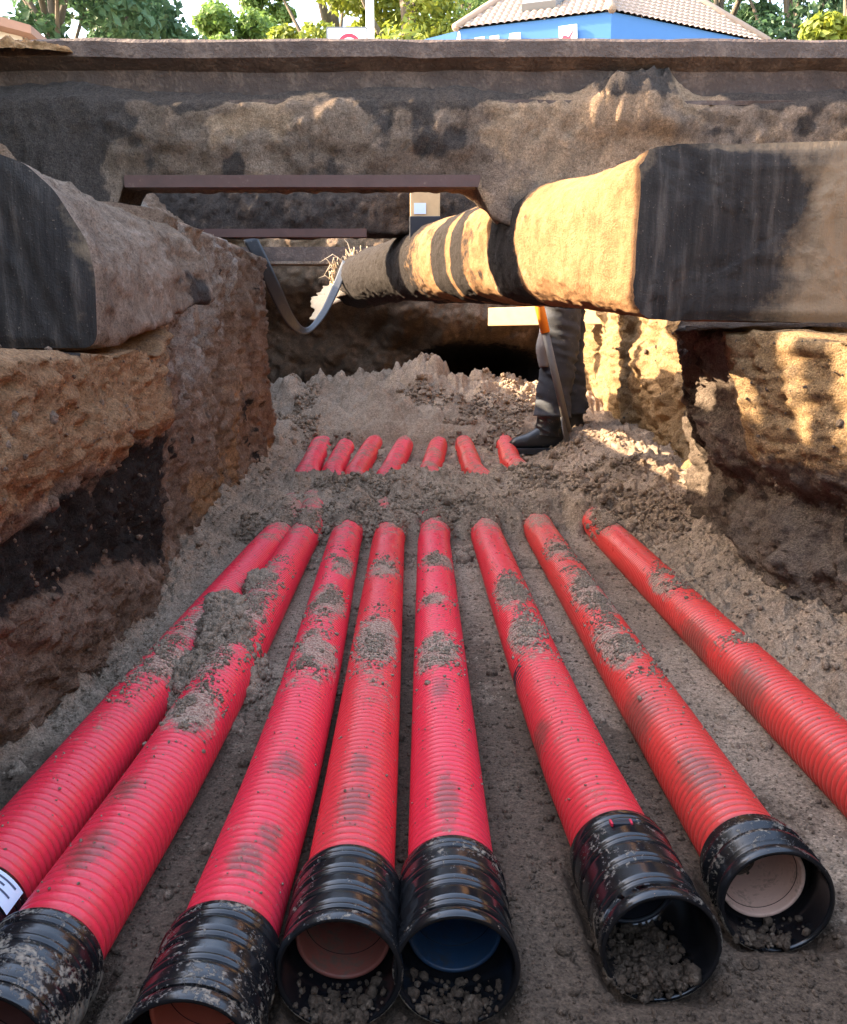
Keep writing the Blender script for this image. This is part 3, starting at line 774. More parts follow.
def end_cap(name, ring, mat, parent, seed, yamp=0.01, sandy=None):
    c = ring.mean(0)
    k = 40
    ts = np.linspace(0, 1, k) ** 0.8
    P = ring[None] * (1 - ts[:, None, None]) + c[None, None] * ts[:, None, None]
    X, Z = P[..., 0], P[..., 2]
    bulge = sst(0, 0.12, ts)[:, None]
    P[..., 1] -= bulge * (0.006 + yamp * (fbm(X, Z, X * 0, 7, 4, 0.55, seed) + 0.4 * fbm(X, Z, X * 0, 40, 3, 0.6, seed + 3)) + 0.006 * fbm(X * math.cos(0.4) + Z * math.sin(0.4), Z * 0.15, X * 0, 22, 2, 0.5, seed + 6, True))
    sd = sandy(X, Z) if sandy is not None else X * 0
    sd = np.maximum(sd, (1 - sst(0.0, 0.22, ts))[:, None] * (0.12 + 0.7 * fbm(X, Z, X * 0, 9, 4, 0.65, seed + 9)))
    sd = np.clip(sd, 0, 1)
    return grid_mesh(name, P, mat, parent, cv=True, flip=True, attrs={'sandy': sd})

YR = 1.90
a0, a1 = pt(640, 143, YR), pt(636, 321, YR)
czn, hhn = (a0.z + a1.z) / 2, (a0.z - a1.z) / 2
e0, e1 = pt(362, 255, 5.35), pt(362, 308, 5.35)
tR = thing('encased_beam', 'thick sand-crusted beam lit orange on its left side, with a dark end at right', 'beam', 'two heavy beams hanging in the trench', (0.75, YR, czn - hhn))
stR = [(YR, a0.x + 0.30, czn, 0.30, hhn, 9.0), (YR + 0.10, a0.x + 0.275, czn + 0.004, 0.30, hhn, 6.0),
       (2.3, 0.62, czn + 0.03, 0.275, hhn - 0.004, 3.4), (2.8, 0.45, 1.022, 0.25, 0.187, 2.8), (3.6, 0.14, 1.055, 0.205, 0.162, 2.4), (4.5, -0.13, 1.10, 0.175, 0.145, 2.2), (5.35, -0.385, (e0.z + e1.z) / 2, 0.16, (e0.z - e1.z) / 2, 2.0)]
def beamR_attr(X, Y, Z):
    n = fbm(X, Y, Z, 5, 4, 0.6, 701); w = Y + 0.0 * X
    shadow_bands = np.maximum.reduce([np.exp(-((w - yy) / ww) ** 6) for yy, ww in ((2.68, 0.12), (3.075, 0.06), (3.25, 0.085), (4.6, 1.16))])  # narrow bands paint in girder shadow stripes; the wide far one is darker wrap
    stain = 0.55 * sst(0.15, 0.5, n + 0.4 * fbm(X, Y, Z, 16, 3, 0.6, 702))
    return dict(dark=np.clip(np.maximum(shadow_bands * 0.95, stain), 0, 1))
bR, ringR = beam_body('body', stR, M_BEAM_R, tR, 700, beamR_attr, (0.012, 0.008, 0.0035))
def sandyR(X, Z):
    return np.clip(sst(a0.x + 0.22, a0.x + 0.42, X + 0.12 * fbm(X, Z, X * 0, 5, 3, 0.6, 711)) * 0.75, 0, 1)
end_cap('cut_end', ringR, M_DARK_END, tR, 720, 0.014, sandyR)

YL = 1.80
l0, l1, lx = pt(40, 149, YL), pt(80, 348, YL), pt(92, 300, YL)
tL = thing('encased_beam', 'dark blunt beam end with chamfered corner resting on the left trench bank', 'beam', 'two heavy beams hanging in the trench', (lx.x - 0.3, YL, l1.z))
def beamL_attr(X, Y, Z):
    n = fbm(X, Y * 0.5, Z, 5, 4, 0.6, 731)
    return dict(dark=np.clip(0.8 * sst(0.1, 0.45, n), 0, 1), orange=np.clip(0.55 * sst(-0.1, 0.3, -n) * sst(1.9, 2.6, Y), 0, 1))
czl, hhl = (l0.z + l1.z) / 2, (l0.z - l1.z) / 2
def left_beam():
    poly = np.array([(-0.62, 0), (-0.62, 0.97), (-0.20, 1.0), (-0.125, 0.93), (-0.07, 0.80), (-0.012, 0.55), (0.0, 0.38), (-0.005, 0.04), (-0.02, 0.0)])
    q = np.concatenate([poly * (1, 2 * hhl), [poly[0] * (1, 2 * hhl)]]); L = np.concatenate([[0], np.cumsum(np.linalg.norm(np.diff(q, axis=0), axis=1))])
    n = 170; s = np.linspace(0, L[-1], n, endpoint=False)
    pr = np.stack([np.interp(s, L, q[:, 0]), np.interp(s, L, q[:, 1])], -1)
    for _ in range(2): pr = 0.25 * np.roll(pr, 1, 0) + 0.5 * pr + 0.25 * np.roll(pr, -1, 0)
    Ys = np.arange(YL, 2.66, 0.011)
    rows = []
    for y in Ys:
        f = (y - YL) / 0.85
        k = np.stack([lx.x + 0.01 + 0.02 * f + pr[:, 0], np.full(n, y), l1.z + 0.14 * f ** 1.2 * (1 - pr[:, 1] / (2 * hhl)) + pr[:, 1] * (1 - 0.02 * f)], -1)
        rows.append(k)
    P = np.array(rows); C = P.mean(1, keepdims=True); N = P - C; N /= np.linalg.norm(N, axis=2, keepdims=True)
    X, Y, Z = P[..., 0], P[..., 1], P[..., 2]
    ramp = sst(YL, YL + 0.04, Y)
    d = ramp * (0.03 * fbm(X, Y, Z, 4, 3, 0.5, 740) + 0.022 * fbm(X, Y * 0.4, Z, 14, 4, 0.65, 744) + 0.010 * fbm(X, Y, Z, 50, 3, 0.65, 748)) + 0.05 * sst(2.3, 2.6, Y) * fbm(X, Y, Z, 9, 3, 0.6, 749)
    P = P + N * d[..., None]
    Pb = np.concatenate([P, P[-1:].mean(1, keepdims=True) + 0 * P[-1:]], 0)
    grid_mesh('body', Pb, M_BEAM_L, tL, cv=True, attrs=beamL_attr(Pb[..., 0], Pb[..., 1], Pb[..., 2]))
    end_cap('cut_end', P[0], M_DARK_END, tL, 760, 0.006)
left_beam()

# frayed wrapping at the far end of the right-hand beam
def ribbon(name, path, side, w, mat, parent, thick=0.004, jag=0.0, seed=0, n=40):
    path = np.array([tuple(p) for p in path], float)
    s = np.concatenate([[0], np.cumsum(np.linalg.norm(np.diff(path, axis=0), axis=1))])
    q = np.linspace(0, s[-1], n)
    # Catmull-like smoothing
    C = np.stack([cubic_smooth(s, path[:, i], q) for i in range(3)], -1)
    sd = np.stack([np.interp(q, s, np.array([tuple(v) for v in side], float)[:, i]) for i in range(3)], -1) if np.ndim(side) > 1 or isinstance(side, list) else np.broadcast_to(np.array(tuple(side)), C.shape)
    sd = sd / np.linalg.norm(sd, axis=1)[:, None]
    ww = np.interp(q, s, w if isinstance(w, (list, tuple)) else [w] * len(path))
    m = 7
    v = np.linspace(-1, 1, m)
    wob = 1 + jag * vnoise(q[:, None] * 60, v[None, :] * 3, 0 * q[:, None], seed)
    P = C[:, None, :] + sd[:, None, :] * (ww[:, None, None] * v[None, :, None] * 0.5 * wob[..., None])
    o = grid_mesh(name, P, mat, parent)
    sm = o.modifiers.new('thickness', 'SOLIDIFY'); sm.thickness = thick; sm.offset = 0
    return o
def frays():
    bmn = []
    rng = np.random.default_rng(3)
    V, F = [], []
    cx, cz = -0.385, (e0.z + e1.z) / 2
    for k in range(70):
        th = rng.uniform(0.15, 1.15) * np.pi
        y = 5.33 + rng.uniform(-0.06, 0.04)
        p0 = np.array([cx + 0.17 * np.cos(th), y, cz + 0.165 * np.sin(th)])
        out = np.array([np.cos(th) * rng.uniform(0.1, 1.0), rng.uniform(0.1, 0.8) * -1, np.sin(th) * 0.6 + rng.uniform(-0.2, 0.7)])
        L = rng.uniform(0.02, 0.11)
        cu = rng.normal(0, 0.5, 3) * L
        path = [p0 - out * 0.02, p0 + out * L * 0.5 + cu * 0.4, p0 + out * L * 0.8 + cu + np.array([0, 0, -0.7 * L])]
        Pq = tube_P(path, [0.004, 0.0025, 0.0008], 5).reshape(-1, 3)
        b = sum(len(v) for v in V)
        V.append(Pq); F.append(grid_faces(3, 5, False, True) + b)
    return raw_mesh('frayed_fibres', np.concatenate(V), np.concatenate(F), M_TORN, tR)
frays()
c5 = pt(326, 300, 5.3)
ribbon('torn_wrapping', [pt(346, 276, 5.33), pt(334, 288, 5.26), pt(324, 302, 5.20), pt(313, 320, 5.15)], Vector((-0.66, 0.74, 0.1)), [0.12, 0.22, 0.20, 0.05], M_TORN, tR, 0.006, 0.6, 5)

# the slack strap
st = ribbon('lifting_strap', [pt(250, 238, 4.35), pt(262, 262, 4.35), pt(276, 292, 4.4), pt(292, 322, 4.5), pt(304, 331, 4.6), pt(320, 318, 4.8), pt(334, 292, 5.0), pt(346, 262, 5.2)],
            [Vector((0.75, 0.35, 0.3)), Vector((0.75, 0.35, 0.3)), Vector((0.7, 0.4, 0.45)), Vector((0.4, 0.7, 0.6)), Vector((0, 0.9, 0.5)), Vector((-0.35, 0.8, 0.6)), Vector((-0.5, 0.6, 0.5)), Vector((-0.5, 0.6, 0.3))], 0.07, M_STRAP, None, 0.005, 0.0, 0, 70)
tag(st, 'slack grey strap sagging between the left bank and the frayed beam end', 'strap')

# packing block with its label
Yb = 3.66
b0, b1 = pt(410, 186, Yb), pt(440, 216, Yb); b2 = pt(440, 236, Yb)
tB = thing('packing_block', 'small upright timber block with pale label on a black foot, wedged above the beam', 'block', None, ((b0.x + b1.x) / 2, Yb, b2.z))
box('timber', ((b0.x + b1.x) / 2, Yb + 0.05, (b0.z + b1.z) / 2 + 0.02), (b1.x - b0.x, 0.1, b0.z - b1.z + 0.05), M_WOOD, tB, bevel=0.004)
box('black_foot', ((b0.x + b1.x) / 2, Yb + 0.05, (b1.z + b2.z) / 2 - 0.03), (b1.x - b0.x + 0.006, 0.106, b1.z - b2.z + 0.06), M_PBLACK, tB, bevel=0.004)
q0, q1 = pt(414, 203, Yb - 0.002), pt(426, 214, Yb - 0.002)
lb = box('paper_label', ((q0.x + q1.x) / 2, Yb - 0.002, (q0.z + q1.z) / 2), (q1.x - q0.x, 0.002, q0.z - q1.z), M_PAPER, tB)
# timber bearer below the beam
k0, k1 = pt(490, 308, 5.95), pt(490, 326, 5.95)
tag(box('timber_plank', (k0.x + 0.36, 5.72, (k0.z + k1.z) / 2), (0.86, 0.05, k0.z - k1.z), M_WOOD, rot=Matrix.Rotation(math.radians(-33), 3, 'Z'), bevel=0.004), 'sunlit timber plank held level across the trench behind the shovel grip', 'timber')

# ------------------------------------------------------------------ conduit pipes
PLABEL = ['leftmost red corrugated conduit against the left wall, a pale sticker on its black end',
          'second red conduit from the left, half under a sand heap, with muddy black coupling',
          'third red conduit from the left, its black coupling speckled with dry mud',
          'fourth red conduit from the left, red-brown bore showing in the coupling mouth',
          'middle red conduit whose black coupling mouth shows a dark blue bore',
          'red conduit ending in a long glossy black coupling with latch slot, soil in its mouth',
          'red conduit with short stepped black coupling and pale pink bore',
          'rightmost dusty red conduit running out of the right side beside the sand slope']
LINER = [None, plain('liner_brown', (0.10, 0.03, 0.02), 0.6), plain('liner_rust', (0.36, 0.07, 0.035), 0.6, dirt=(0.2, 0.12, 0.08), dirt_lo=0.62), plain('liner_redbrown', (0.22, 0.06, 0.04), 0.6, 0.4, 20, 0.2, dirt=(0.12, 0.08, 0.055), dirt_lo=0.5),
         plain('liner_blue', (0.008, 0.035, 0.075), 0.5, 0.4, 20, 0.2, dirt=(0.03, 0.03, 0.03), dirt_lo=0.5), plain('liner_black', (0.015, 0.017, 0.022), 0.5, dirt=(0.1, 0.07, 0.05), dirt_lo=0.56),
         plain('liner_pink', (0.62, 0.37, 0.27), 0.6, 0.25, 30, 0.2, dirt=(0.30, 0.19, 0.13), dirt_lo=0.52), None]
def pipe_frame(p, ys):
    x = p['fx'](ys); z = axis_z(ys)
    C = np.stack([x, ys, z], -1)
    T = np.gradient(C, axis=0); T /= np.linalg.norm(T, axis=1)[:, None]
    A = np.cross(T, np.array([0, 0, 1.0])); A /= np.linalg.norm(A, axis=1)[:, None]
    return C, T, A, np.cross(A, T)
def lathe_P(p, prof, seg):
    """prof: (arc distance towards the viewer measured from y=yc, radius)"""
    y0 = p['yc']
    c0 = np.array([p['fx'](np.array([y0]))[0], y0, axis_z(y0)])
    e = np.array([p['fx'](np.array([y0 - 0.2]))[0], y0 - 0.2, axis_z(y0 - 0.2)])
    T = (e - c0) / np.linalg.norm(e - c0)
    A = np.cross(T, [0, 0, 1.0]); A /= np.linalg.norm(A); B = np.cross(A, T)
    th = np.linspace(0, 2 * np.pi, seg, endpoint=False)
    pr = np.array(prof, float)
    P = c0 + pr[:, 0, None, None] * T + pr[:, 1, None, None] * (np.cos(th)[None, :, None] * A + np.sin(th)[None, :, None] * B)
    return P, c0, T, A, B
for i, p in enumerate(PIPES):
    t = thing('conduit_pipe', PLABEL[i], 'pipe', 'red corrugated conduits lying in the trench', (float(p['fx'](np.array([p['yc']]))[0]), p['yc'], 0.0))
    # arc-length sampling, one corrugation every 14.5 mm
    yy = np.linspace(p['yc'] - 0.03, 5.45, 900)
    C, *_ = pipe_frame(p, yy)
    s = np.concatenate([[0], np.cumsum(np.linalg.norm(np.diff(C, axis=0), axis=1))])
    pitch = 0.0142
    nr = int(s[-1] / pitch)
    ph = np.array([0.0, 0.13, 0.30, 0.70, 0.87]); off = np.array([0.0, 0.5, 1.0, 1.0, 0.5])
    ss = (np.arange(nr)[:, None] + ph[None]).ravel() * pitch; oo = np.tile(off, nr)
    ys = np.interp(ss, s, yy)
    C, T, A, B = pipe_frame(p, ys)
    seg = 44
    th = np.linspace(0, 2 * np.pi, seg, endpoint=False)
    r = R_PIPE - 0.0052 * (1 - oo)
    # slight ovality and dents
    P = C[:, None, :] + r[:, None, None] * (np.cos(th)[None, :, None] * A[:, None, :] + np.sin(th)[None, :, None] * B[:, None, :])
    topf = np.broadcast_to(np.sin(th)[None, :], P.shape[:2])
    dirt = np.zeros(P.shape[:2])
    for bx, by, ry, rx, hh in BLOBS:
        c = ptz(bx, by, AX0 + 0.05)
        dirt = np.maximum(dirt, np.exp(-((P[..., 0] - c.x) / (rx * 1.2)) ** 2 - ((P[..., 1] - c.y) / (ry * 1.05)) ** 2))
    smu = np.zeros(P.shape[:2])
    for bx, by, ry, rx in SMUDGES:
        c = ptz(bx, by, AX0 + 0.05)
        smu = np.maximum(smu, np.exp(-((P[..., 0] - c.x) / rx) ** 2 - ((P[..., 1] - c.y) / ry) ** 2))
    dirt = np.maximum(dirt * 0.72, 0.45 * sst(2.4, 3.1, P[..., 1]) * (1 - 0.45 * sst(3.4, 3.8, P[..., 1]))) * np.clip(topf + 0.4, 0, 1)
    M = M_RED[0] if i in (0, 1, 2, 4) else (M_RED[1] if i in (3, 5) else M_RED[2])
    grid_mesh('corrugated_tube', P, M, t, cv=True, flip=True, attrs=dict(ridge=np.broadcast_to(oo[:, None], P.shape[:2]), top=np.clip(topf, 0, 1), dirt=dirt, smear=smu))
    # coupling
    c0 = ptz(*p['col'], AX0); c1 = ptz(*p['end'], AX0)
    L = (c1 - c0).length
    RO = 0.0675 if i != 6 else 0.0685
    prof = [(0.0, R_PIPE - 0.001), (0.0, RO - 0.006), (0.004, RO - 0.0035)]
    if i == 6:
        for a, rr in ((0.03, -0.003), (0.034, 0.0), (0.05, 0.0), (0.054, -0.006), (0.068, -0.006), (0.073, 0.0), (0.09, 0.001), (0.095, -0.005), (0.11, -0.005), (0.115, 0.001)):
            prof.append((a * L / 0.155, RO + rr))
    else:
        nb = 4
        f0 = RO - 0.0032
        for k in range(nb):
            a = L * (k + 0.62) / (nb + 0.45)
            prof += [(a - 0.012, f0), (a - 0.0048, f0), (a - 0.0042, f0 - 0.0008), (a - 0.0030, f0 + 0.0006), (a - 0.0018, f0 + 0.0013), (a + 0.0018, f0 + 0.0013), (a + 0.0030, f0 + 0.0006), (a + 0.0042, f0 - 0.0008), (a + 0.0048, f0), (a + 0.012, f0)]
    prof += [(L - 0.022, RO - 0.0032), (L - 0.0165, RO - 0.0032), (L - 0.0155, RO - 0.0005), (L - 0.014, RO), (L - 0.003, RO + 0.0006), (L, RO - 0.001), (L, RO - 0.0048), (L - 0.004, RO - 0.0060), (L - 0.05, RO - 0.007), (L * 0.38, RO - 0.0075), (L * 0.36, 0.047)]
    Pc, o0, T, A, B = lathe_P(p, prof, 72)
    low = np.clip(-(Pc[..., 2] - AX0) / 0.06, 0, 1); inner = np.arange(len(prof)) >= len(prof) - 5; low = np.where(inner[:, None], -1.5 - 0 * low, low)
    cp = grid_mesh('coupling', Pc, M_BLK[0] if i in (1, 2) else (M_BLK[1] if i in (4, 5, 3) else M_BLK[2]), t, cv=True, attrs={'low': low})
    sm = cp.modifiers.new('edge', 'BEVEL') if False else None
    if LINER[i] is not None:
        d0 = {6: 0.50, 3: 0.60, 4: 0.60, 2: 0.60}.get(i, 0.38)
        ro = 0.0535
        lp = [(min(0.003, L * d0 - 0.02), ro), (L * d0 - 0.002, ro), (L * d0, ro - 0.001), (L * d0, 0.0492), (L * d0 - 0.002, 0.048), (L * d0 - 0.06, 0.0478), (-0.6, 0.0478)]
        Pl, *_ = lathe_P(p, lp, 64)
        grid_mesh('inner_bore', Pl, LINER[i], t, cv=True, flip=False)
    if i == 5:      # latch slot
        q = o0 + T * 0.038 + B * (RO - 0.001) * math.cos(0.25) - A * RO * math.sin(0.25) * 0
        M3 = Matrix((A, T, B)).transposed()
        a_ = 0.12
        qq = o0 + T * 0.034 + (A * math.sin(a_) + B * math.cos(a_)) * (RO - 0.0032)
        f = box('latch_slot', Vector(qq), (0.022, 0.010, 0.004), M_PBLACK, t, rot=M3, bevel=0.001)
        for sgn in (-1, 1):
            qk = qq + A * sgn * 0.0125
            place(box('latch_tab', Vector(qk), (0.003, 0.010, 0.0046), M_REDP, None, rot=M3, bevel=0.0006), t)
    if i == 0:      # sticker on the coupling
        n, m = 16, 8
        aa = np.linspace(0.15, 1.15, n); ll = np.linspace(0.012, 0.052, m)
        y0 = p['yc']
        Pk = np.array([[o0 + T * l + (A * -math.cos(a) * -1 * 1.0 + B * math.sin(a)) * (RO - 0.0008) for l in ll] for a in aa])
        Pk = np.array([[o0 + T * l + (A * s_ * math.cos(a) + B * math.sin(a)) * (RO + 0.0002) for l in ll] for a in np.linspace(1.35, 2.75, n)] ) if (s_ := (1 if A[0] < 0 else -1)) else Pk
        lb = grid_mesh('paper_sticker', Pk, M_PAPER, t, flip=True)
        for k in range(4):
            l0_ = 0.018 + k * 0.008
            Pm = np.array([[o0 + T * l + (A * s_ * math.cos(a) + B * math.sin(a)) * (RO + 0.0006) for l in (l0_, l0_ + 0.003)] for a in np.linspace(1.5, 2.6 - 0.2 * (k % 2), n)])
            grid_mesh('printed_line', Pm, M_INK, lb, flip=True)

# ------------------------------------------------------------------ loose crumbs of soil
def chunk_mesh(name, x, y, z, s, wet, seed, flat=(0.6, 1.25), mat=None):
    rng = np.random.default_rng(seed)
    bm = bmesh.new(); bmesh.ops.create_icosphere(bm, subdivisions=1, radius=1.0)
    bv = np.array([v.co for v in bm.verts]); bf = np.array([[v.index for v in f.verts] for f in bm.faces]); bm.free()
    k = len(x)
    sc = rng.uniform(flat[0], flat[1], (k, 1, 3)); jit = rng.uniform(0.68, 1.25, (k, len(bv), 1))
    Vv = bv[None] * sc * jit * s[:, None, None] + np.stack([x, y, z], -1)[:, None, :]
    F = bf[None] + (np.arange(k) * len(bv))[:, None, None]
    o = raw_mesh(name, Vv.reshape(-1, 3), F.reshape(-1, 3), mat or M_FLOOR, smooth=True, attrs={'wet': np.repeat(wet, len(bv))})
    o['kind'] = 'stuff'
    return o
def wall_stones():
    rng = np.random.default_rng(44)
    for k, (P, c0) in enumerate(WALL_P):
        Q = P[40:, 8:c0 + 20].reshape(-1, 3)
        w_ = 1 / np.maximum(Q[:, 1], 0.6); idx = rng.choice(len(Q), 3600, replace=False)
        q = Q[idx] + rng.normal(0, 0.003, (len(idx), 3)); ss = np.clip(rng.lognormal(-6.1, 0.6, len(idx)), 0.001, 0.014)
        o = chunk_mesh('wall_stones', q[:, 0], q[:, 1], q[:, 2], ss, rng.uniform(0, 0.6, len(idx)), 45 + k, mat=(M_WALL_L, M_WALL_R)[k])
def crumbs():
    rng = np.random.default_rng(12)
    N = 55000
    y = 0.75 * np.exp(rng.uniform(0, np.log(4.9 / 0.75), N)); x = rng.uniform(-0.85, 1.0, N)
    s = np.clip(rng.lognormal(-6.55, 0.65, N), 0.0007, 0.014) * (0.6 + 0.4 * y ** 0.5)
    z = hz(x, y) + s * 0.1
    chunk_mesh('soil_crumbs', x, y, z, s, np.clip(wet_shade_at(x, y) + rng.uniform(-0.3, 0.2, N), 0, 1), 13)
    # clods heaped on the two mounds, the mound over the left conduits the coarsest
    X, Y, S = [], [], []
    for bx, by, ry, rx, hh in BLOBS[:3]:
        c = ptz(bx, by, AX0 + 0.05); n = int(16000 * rx * ry / 0.05)
        dy = rng.uniform(-1.15, 1.15, n) * ry; dx = rng.uniform(-1.15, 1.15, n) * rx + c.x / c.y * dy
        X.append(c.x + dx); Y.append(c.y + dy); S.append(np.clip(rng.lognormal(-5.45, 0.5, n), 0.0015, 0.018))
    NB = sum(len(a) for a in X)
    n = 42000
    yy = rng.uniform(2.6, 4.1, n); X.append(rng.uniform(-0.8, 0.95, n)); Y.append(yy); S.append(np.clip(rng.lognormal(-5.65, 0.65, n), 0.0015, 0.03))
    n = 30000
    yy = rng.uniform(4.1, 6.4, n); X.append(rng.uniform(-1.0, 1.0, n)); Y.append(yy); S.append(np.clip(rng.lognormal(-5.3, 0.65, n), 0.002, 0.035))
    x, y, s = np.concatenate(X), np.concatenate(Y), np.concatenate(S)
    z = hz(x, y) + s * 0.05
    keep = (vnoise(x * 4, y * 4, x * 0, 15) + 0.7 * vnoise(x * 11, y * 11, x * 0, 25) > 0.22 - 0.9 * (np.arange(len(x)) < NB)) & ((y > 4.9) | (y < 3.85) | (rng.uniform(0, 1, len(y)) < 0.5))
    chunk_mesh('soil_clods', x[keep], y[keep], z[keep], s[keep], rng.uniform(0, 0.5, keep.sum()), 16)
    # crumbs lying along the tops of the conduits
    X, Y, Z, S = [], [], [], []
    for bx, by, ry, rx, hh in BLOBS:
        c = ptz(bx, by, AX0 + 0.05)
        p = min(PIPES, key=lambda q: abs(float(q['fx'](np.array([c.y]))[0]) - c.x))
        n = int((900 if 355 < bx < 460 else 1500) * ry / 0.2)
        yy = c.y + ry * 1.3 * np.clip(rng.normal(0, 0.5, n), -1.2, 1.2); off = np.clip(rng.normal(0, 0.42, n), -0.9, 0.9) * R_PIPE
        sl = (p['fx'](yy + 0.01) - p['fx'](yy - 0.01)) / 0.02
        xx = p['fx'](yy) + off * np.sqrt(1 + sl * sl)
        ss = np.clip(rng.lognormal(-6.1, 0.5, n), 0.001, 0.007) * (1.0 if True else 1)
        keep = fbm(xx, yy, xx * 0, 22, 3, 0.6, 17) > -0.12
        X.append(xx[keep]); Y.append(yy[keep]); Z.append((axis_z(yy) + np.sqrt(np.maximum(R_PIPE ** 2 - off ** 2, 0)))[keep] + ss[keep] * 0.1); S.append(ss[keep])
    for p in PIPES:         # ragged spill where each conduit runs under the heap
        n = 1700
        y0 = 2.93 + 0.10 * rng.normal()
        yy = y0 + 0.16 * rng.normal(0, 0.6, n); off = np.clip(rng.normal(0, 0.55, n), -1.0, 1.0) * R_PIPE
        sl = (p['fx'](yy + 0.01) - p['fx'](yy - 0.01)) / 0.02
        xx = p['fx'](yy) + off * np.sqrt(1 + sl * sl); ss = np.clip(rng.lognormal(-5.55, 0.55, n), 0.0015, 0.014)
        kp = fbm(xx, yy, xx * 0, 16, 3, 0.6, 27) + 1.2 * (yy - y0 + 0.02) / 0.16 > 0.0
        X.append(xx[kp]); Y.append(yy[kp]); Z.append((axis_z(yy) + np.sqrt(np.maximum(R_PIPE ** 2 - off ** 2, 0)) + rng.uniform(0, 0.014, n) * sst(y0 - 0.06, y0 + 0.12, yy))[kp]); S.append(ss[kp])
    for p in PIPES:         # thin scatter everywhere on the crowns
        n = 420
        yy = rng.uniform(p['yc'] + 0.03, 2.9, n); off = rng.normal(0, 0.5, n).clip(-0.92, 0.92) * R_PIPE
        sl = (p['fx'](yy + 0.01) - p['fx'](yy - 0.01)) / 0.02
        xx = p['fx'](yy) + off * np.sqrt(1 + sl * sl); ss = np.clip(rng.lognormal(-6.7, 0.4, n), 0.0007, 0.003)
        X.append(xx); Y.append(yy); Z.append(axis_z(yy) + np.sqrt(R_PIPE ** 2 - off ** 2)); S.append(ss)
    k = np.concatenate(X)
    chunk_mesh('conduit_crumbs', k, np.concatenate(Y), np.concatenate(Z), np.concatenate(S), rng.uniform(0, 0.08, len(k)), 18, (0.5, 1.1))
    # soil that has run into the mouths
    X, Y, Z, S = [], [], [], []
    for idx, n, dp in ((3, 260, 0.06), (4, 260, 0.06), (5, 1500, 0.13), (6, 160, 0.05)):
        p = PIPES[idx]; c1, c0 = ptz(*p['end'], AX0), ptz(*p['col'], AX0); d = (c0 - c1).normalized(); sd = Vector((-d.y, d.x, 0))
        u = dp * np.abs(rng.normal(0, 0.45, n)).clip(0, 1) - 0.004; v = rng.normal(0, 0.42, n).clip(-0.9, 0.9) * 0.052
        R = 0.0605
        fill = (0.030 if idx == 5 else 0.006) * np.exp(-(v / 0.03) ** 2) * (1 - u / dp).clip(0, 1) * rng.uniform(0, 1, n)
        X.append(c1.x + d.x * u + sd.x * v); Y.append(c1.y + d.y * u + sd.y * v); Z.append(AX0 - np.sqrt(R * R - v * v) + fill + 0.001); S.append(np.clip(rng.lognormal(-5.9, 0.55, n), 0.001, 0.009))
    k = np.concatenate(X)
    chunk_mesh('spilled_soil', k, np.concatenate(Y), np.concatenate(Z), np.concatenate(S), rng.uniform(0.5, 1, len(k)), 19)
crumbs()
wall_stones()

# ------------------------------------------------------------------ the worker standing behind the beam
def skin_body(name, joints, bones, mat, parent, sub=2):
    names = list(joints)
    me = bpy.data.meshes.new(name)
    me.from_pydata([joints[n][0] for n in names], [(names.index(a), names.index(b)) for a, b in bones], [])
    o = bpy.data.objects.new(name, me); COL.objects.link(o)
    sk = o.modifiers.new('skin', 'SKIN'); sk.use_smooth_shade = True
    sl = me.skin_vertices[0].data if me.skin_vertices else None
    if sl is None:
        bpy.context.view_layer.objects.active = o
        bpy.ops.mesh.customdata_skin_add()
        sl = me.skin_vertices[0].data
    for n, v in zip(names, sl):
        r = joints[n][1]
        v.radius = r if isinstance(r, tuple) else (r, r)
    sl[0].use_root = True
    ss = o.modifiers.new('sub', 'SUBSURF'); ss.levels = sub; ss.render_levels = sub
    me.materials.append(mat)
    place(o, parent)
    return o
PX, PY = 0.74, 4.78
PZ = float(hz(np.array([PX - 0.1]), np.array([PY]))[0]) 
PZ = pt(560, 449, PY).z
W0 = Vector((PX, PY, PZ))
worker = thing('person', 'worker in dark trousers and low black boots standing behind the beam, leaning on a shovel', 'person', None, W0)
def w(x, y, z): return (PX + x, PY + y, PZ + z)
J = {'pelvis': (w(0.02, 0, 0.94), (0.15, 0.12)), 'belly': (w(0.0, 0, 1.10), (0.14, 0.11)), 'chest': (w(-0.06, 0, 1.30), (0.165, 0.12)), 'neck0': (w(-0.10, 0, 1.47), 0.065), 'neck': (w(-0.12, 0, 1.54), 0.055),
     'head0': (w(-0.15, 0, 1.62), (0.075, 0.085)), 'head1': (w(-0.15, 0, 1.72), (0.08, 0.095)), 'head2': (w(-0.145, 0, 1.77), (0.05, 0.06))}
Bn = [('pelvis', 'belly'), ('belly', 'chest'), ('chest', 'neck0'), ('neck0', 'neck'), ('neck', 'head0'), ('head0', 'head1'), ('head1', 'head2')]
LEGS = {'f': [(-0.0, -0.09, 0.88), (0.0, -0.10, 0.50), (-0.05, -0.11, 0.10)], 'b': [(0.04, 0.09, 0.88), (0.07, 0.09, 0.49), (0.11, 0.08, 0.10)]}
for k, ((x0, y0, z0), (x1, y1, z1), (x2, y2, z2)) in LEGS.items():
    J['hip' + k] = (w(x0, y0, z0), 0.095); J['knee' + k] = (w(x1, y1, z1), 0.058); J['ank' + k] = (w(x2, y2, z2), 0.042); J['toe' + k] = (w(x2 - 0.16, y2, z2 - 0.06), 0.035)
    Bn += [('pelvis', 'hip' + k), ('hip' + k, 'knee' + k), ('knee' + k, 'ank' + k), ('ank' + k, 'toe' + k)]
